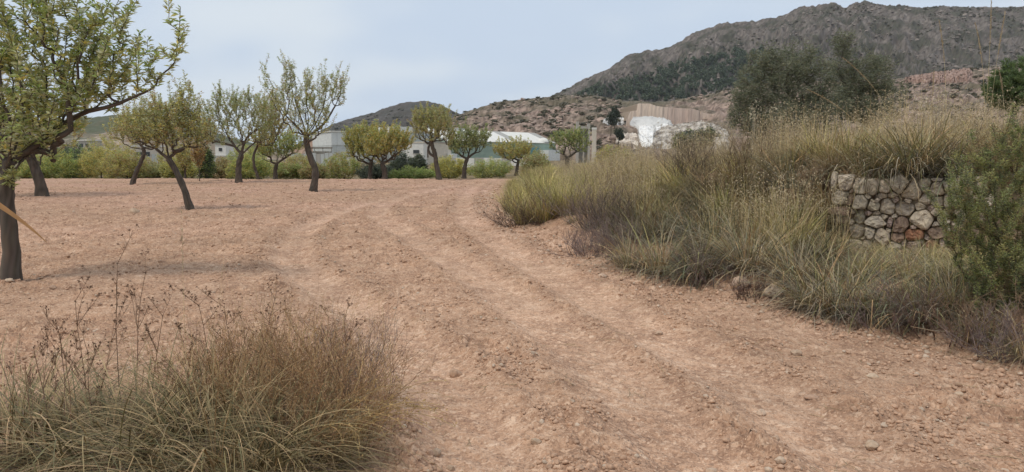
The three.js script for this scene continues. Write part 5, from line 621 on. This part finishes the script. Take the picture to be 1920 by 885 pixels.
// ---------------------------------------------------------------- stones and clods on the soil
const soilStone = [0.42, 0.295, 0.205], paleStone = [0.50, 0.37, 0.265], redStone = [0.38, 0.245, 0.165];
[[252, 401, 11, 7, soilStone, 'square tan stone lying left of the leaning almond'], [352, 409, 7, 5, redStone, 'small stone at the foot of the leaning almond'], [1390, 540, 19, 14, paleStone, 'round pale boulder at the foot of the bank'], [1452, 556, 27, 14, paleStone, 'flat pale boulder right of the round one'], [1550, 606, 10, 5, paleStone, 'small white stone at the track edge below the tussocks'], [1129, 521, 9, 4, paleStone, 'flat white stone on the track by the bank'], [1522, 744, 15, 4, redStone, 'flat long stone half buried in the near track'], [1637, 834, 16, 10, soilStone, 'tan round stone in the lower right of the track'], [1634, 707, 13, 6, paleStone, 'pale stone right of centre on the near track'], [1492, 668, 12, 6, soilStone, 'tan stone on the track below the wall'], [1427, 768, 10, 8, paleStone, 'small pale stone left of the flat long one'], [855, 697, 14, 9, redStone, 'reddish clod left of the near track middle'], [818, 846, 12, 9, soilStone, 'round stone right of the foreground clump'], [845, 866, 9, 7, soilStone, 'small round stone at the bottom right of the clump'], [806, 858, 9, 8, redStone, 'reddish stone at the right end of the foreground clump'], [1335, 878, 14, 8, soilStone, 'stone cut by the bottom edge of the picture'], [1462, 874, 12, 7, paleStone, 'pale stone at the bottom edge right of centre'], [1455, 823, 8, 6, soilStone, 'small stone in the loose soil strip at bottom right'], [18, 531, 11, 4, paleStone, 'pale flat stone beside the nearest almond trunk'], [100, 545, 8, 4, redStone, 'small dark stone right of the nearest almond trunk'], [1005, 832, 11, 6, soilStone, 'flat stone at the bottom centre of the track'], [1800, 742, 11, 7, paleStone, 'pale stone in the gravel strip at the right edge'], [1845, 800, 9, 6, soilStone, 'tan stone low in the gravel strip at the right edge'], [1235, 620, 8, 4, soilStone, 'small stone in the middle of the track'], [1330, 315, 30, 14, paleStone, 'pale rock patch under dark brush on the middle bank'], [1100, 385, 22, 8, soilStone, 'earthy rock at the bare lip behind the bank tip']]
  .forEach(([u, v, w, h, c, label], i) => { const p = hitGround(u, v); const S = -p.z / FPX, R = rng(3000 + i), rx = w * S, ry = h * S, m = shade(new THREE.Mesh(stoneGeo(rx, ry * 1.15, rx * 0.8, 3000 + i, vary(c, R, 0.1), 3, 0.3), M.stone)); m.name = numbered('stone'); m.position.copy(onGround(p.x, p.z, ry * 0.45)); m.rotation.y = R() * 0.6 - 0.3; scene.add(m); tag(m, label, 'stone', 'stones lying about'); });
{ const p = gp(1040, 440), R = rng(9); }
{
  const R = rng(3300), geos = [0, 1, 2, 3].map((i) => stoneGeo(1, 0.72, 0.9, 3400 + i, [1, 1, 1], 1, 0.25)), L = [[], [], [], []];
  const cl = (x, z, s, c) => L[Math.floor(R() * 4)].push({ x, y: groundY(x, z) + s * 0.12, z, s, sy: 0.7 + 0.4 * R(), sz: 0.75 + 0.5 * R(), ry: R() * 6.28, tx: (R() - 0.5) * 0.8, c });
  for (let t = 0, n = 0; t < 400000 && n < 42000; t++) {
    const d = 2.6 + R() ** 1.9 * 40, a = (R() * 92 - 46) * Math.PI / 180, x = Math.tan(a) * d, z = -d, e = distPoly(EDGE, x, z)[0]; if (e > 0.5) continue;
    const [k, near] = rough(x, z), patch = fbm(x * 1.1 + 3, z * 1.1, 3), berm = Math.exp(-(((near - 0.5) / 0.22) ** 2)), edge = Math.exp(-(((e + 0.25) / 0.35) ** 2)); if (R() > k * clamp(0.025 + 0.9 * sstep(0.08, 0.45, patch) + 0.6 * berm * sstep(-0.3, 0.3, patch) + 0.7 * edge)) continue;
    const s = (0.004 + 0.021 * R() ** 2.8) * (1 + 0.25 * edge) * (1 + 0.35 * sstep(6, 12, d) + 0.6 * sstep(14, 30, d)), q = 0.78 + 0.34 * R(), pl = R() < 0.05 + 0.15 * edge; cl(x, z, s, pl ? [0.50 * q, 0.38 * q, 0.28 * q] : [0.46 * q, 0.29 * q, 0.19 * q]); n++;
  }
  L.forEach((l, i) => mass('soil_clods', 'loose pinkish clods and pebbles strewn over the ploughed soil', 'clods', geos[i], M.stone, l));
  const st = new GB(); tube(st, [V(-0.5, 0, 0), V(-0.1, 0.03, 0.05), V(0.2, 0.02, -0.02), V(0.5, 0.03, 0.04)], [0.012, 0.012, 0.01, 0.006], [1, 1, 1], R); const sl = []; for (let t = 0; sl.length < 1100 && t < 20000; t++) { const d = 2.8 + R() ** 1.5 * 11, a = (R() * 86 - 40) * Math.PI / 180, x = Math.tan(a) * d, z = -d, e = distPoly(EDGE, x, z)[0]; if (e > 0.4 || (e < -1.4 && fbm(x * 0.8, z * 0.8 + 20, 2) < 0.12)) continue; const q = 0.7 + 0.5 * R(); sl.push({ x, y: groundY(x, z) + 0.004, z, s: 0.05 + 0.13 * R() ** 2, ry: R() * 6.28, tz: (R() - 0.5) * 0.2, c: [0.44 * q, 0.32 * q, 0.19 * q] }); }
  mass('straw_litter', 'scattered bits of dry straw on the soil', 'straw', st.geo(), M.stone, sl);
}
renderer.render(scene, camera);
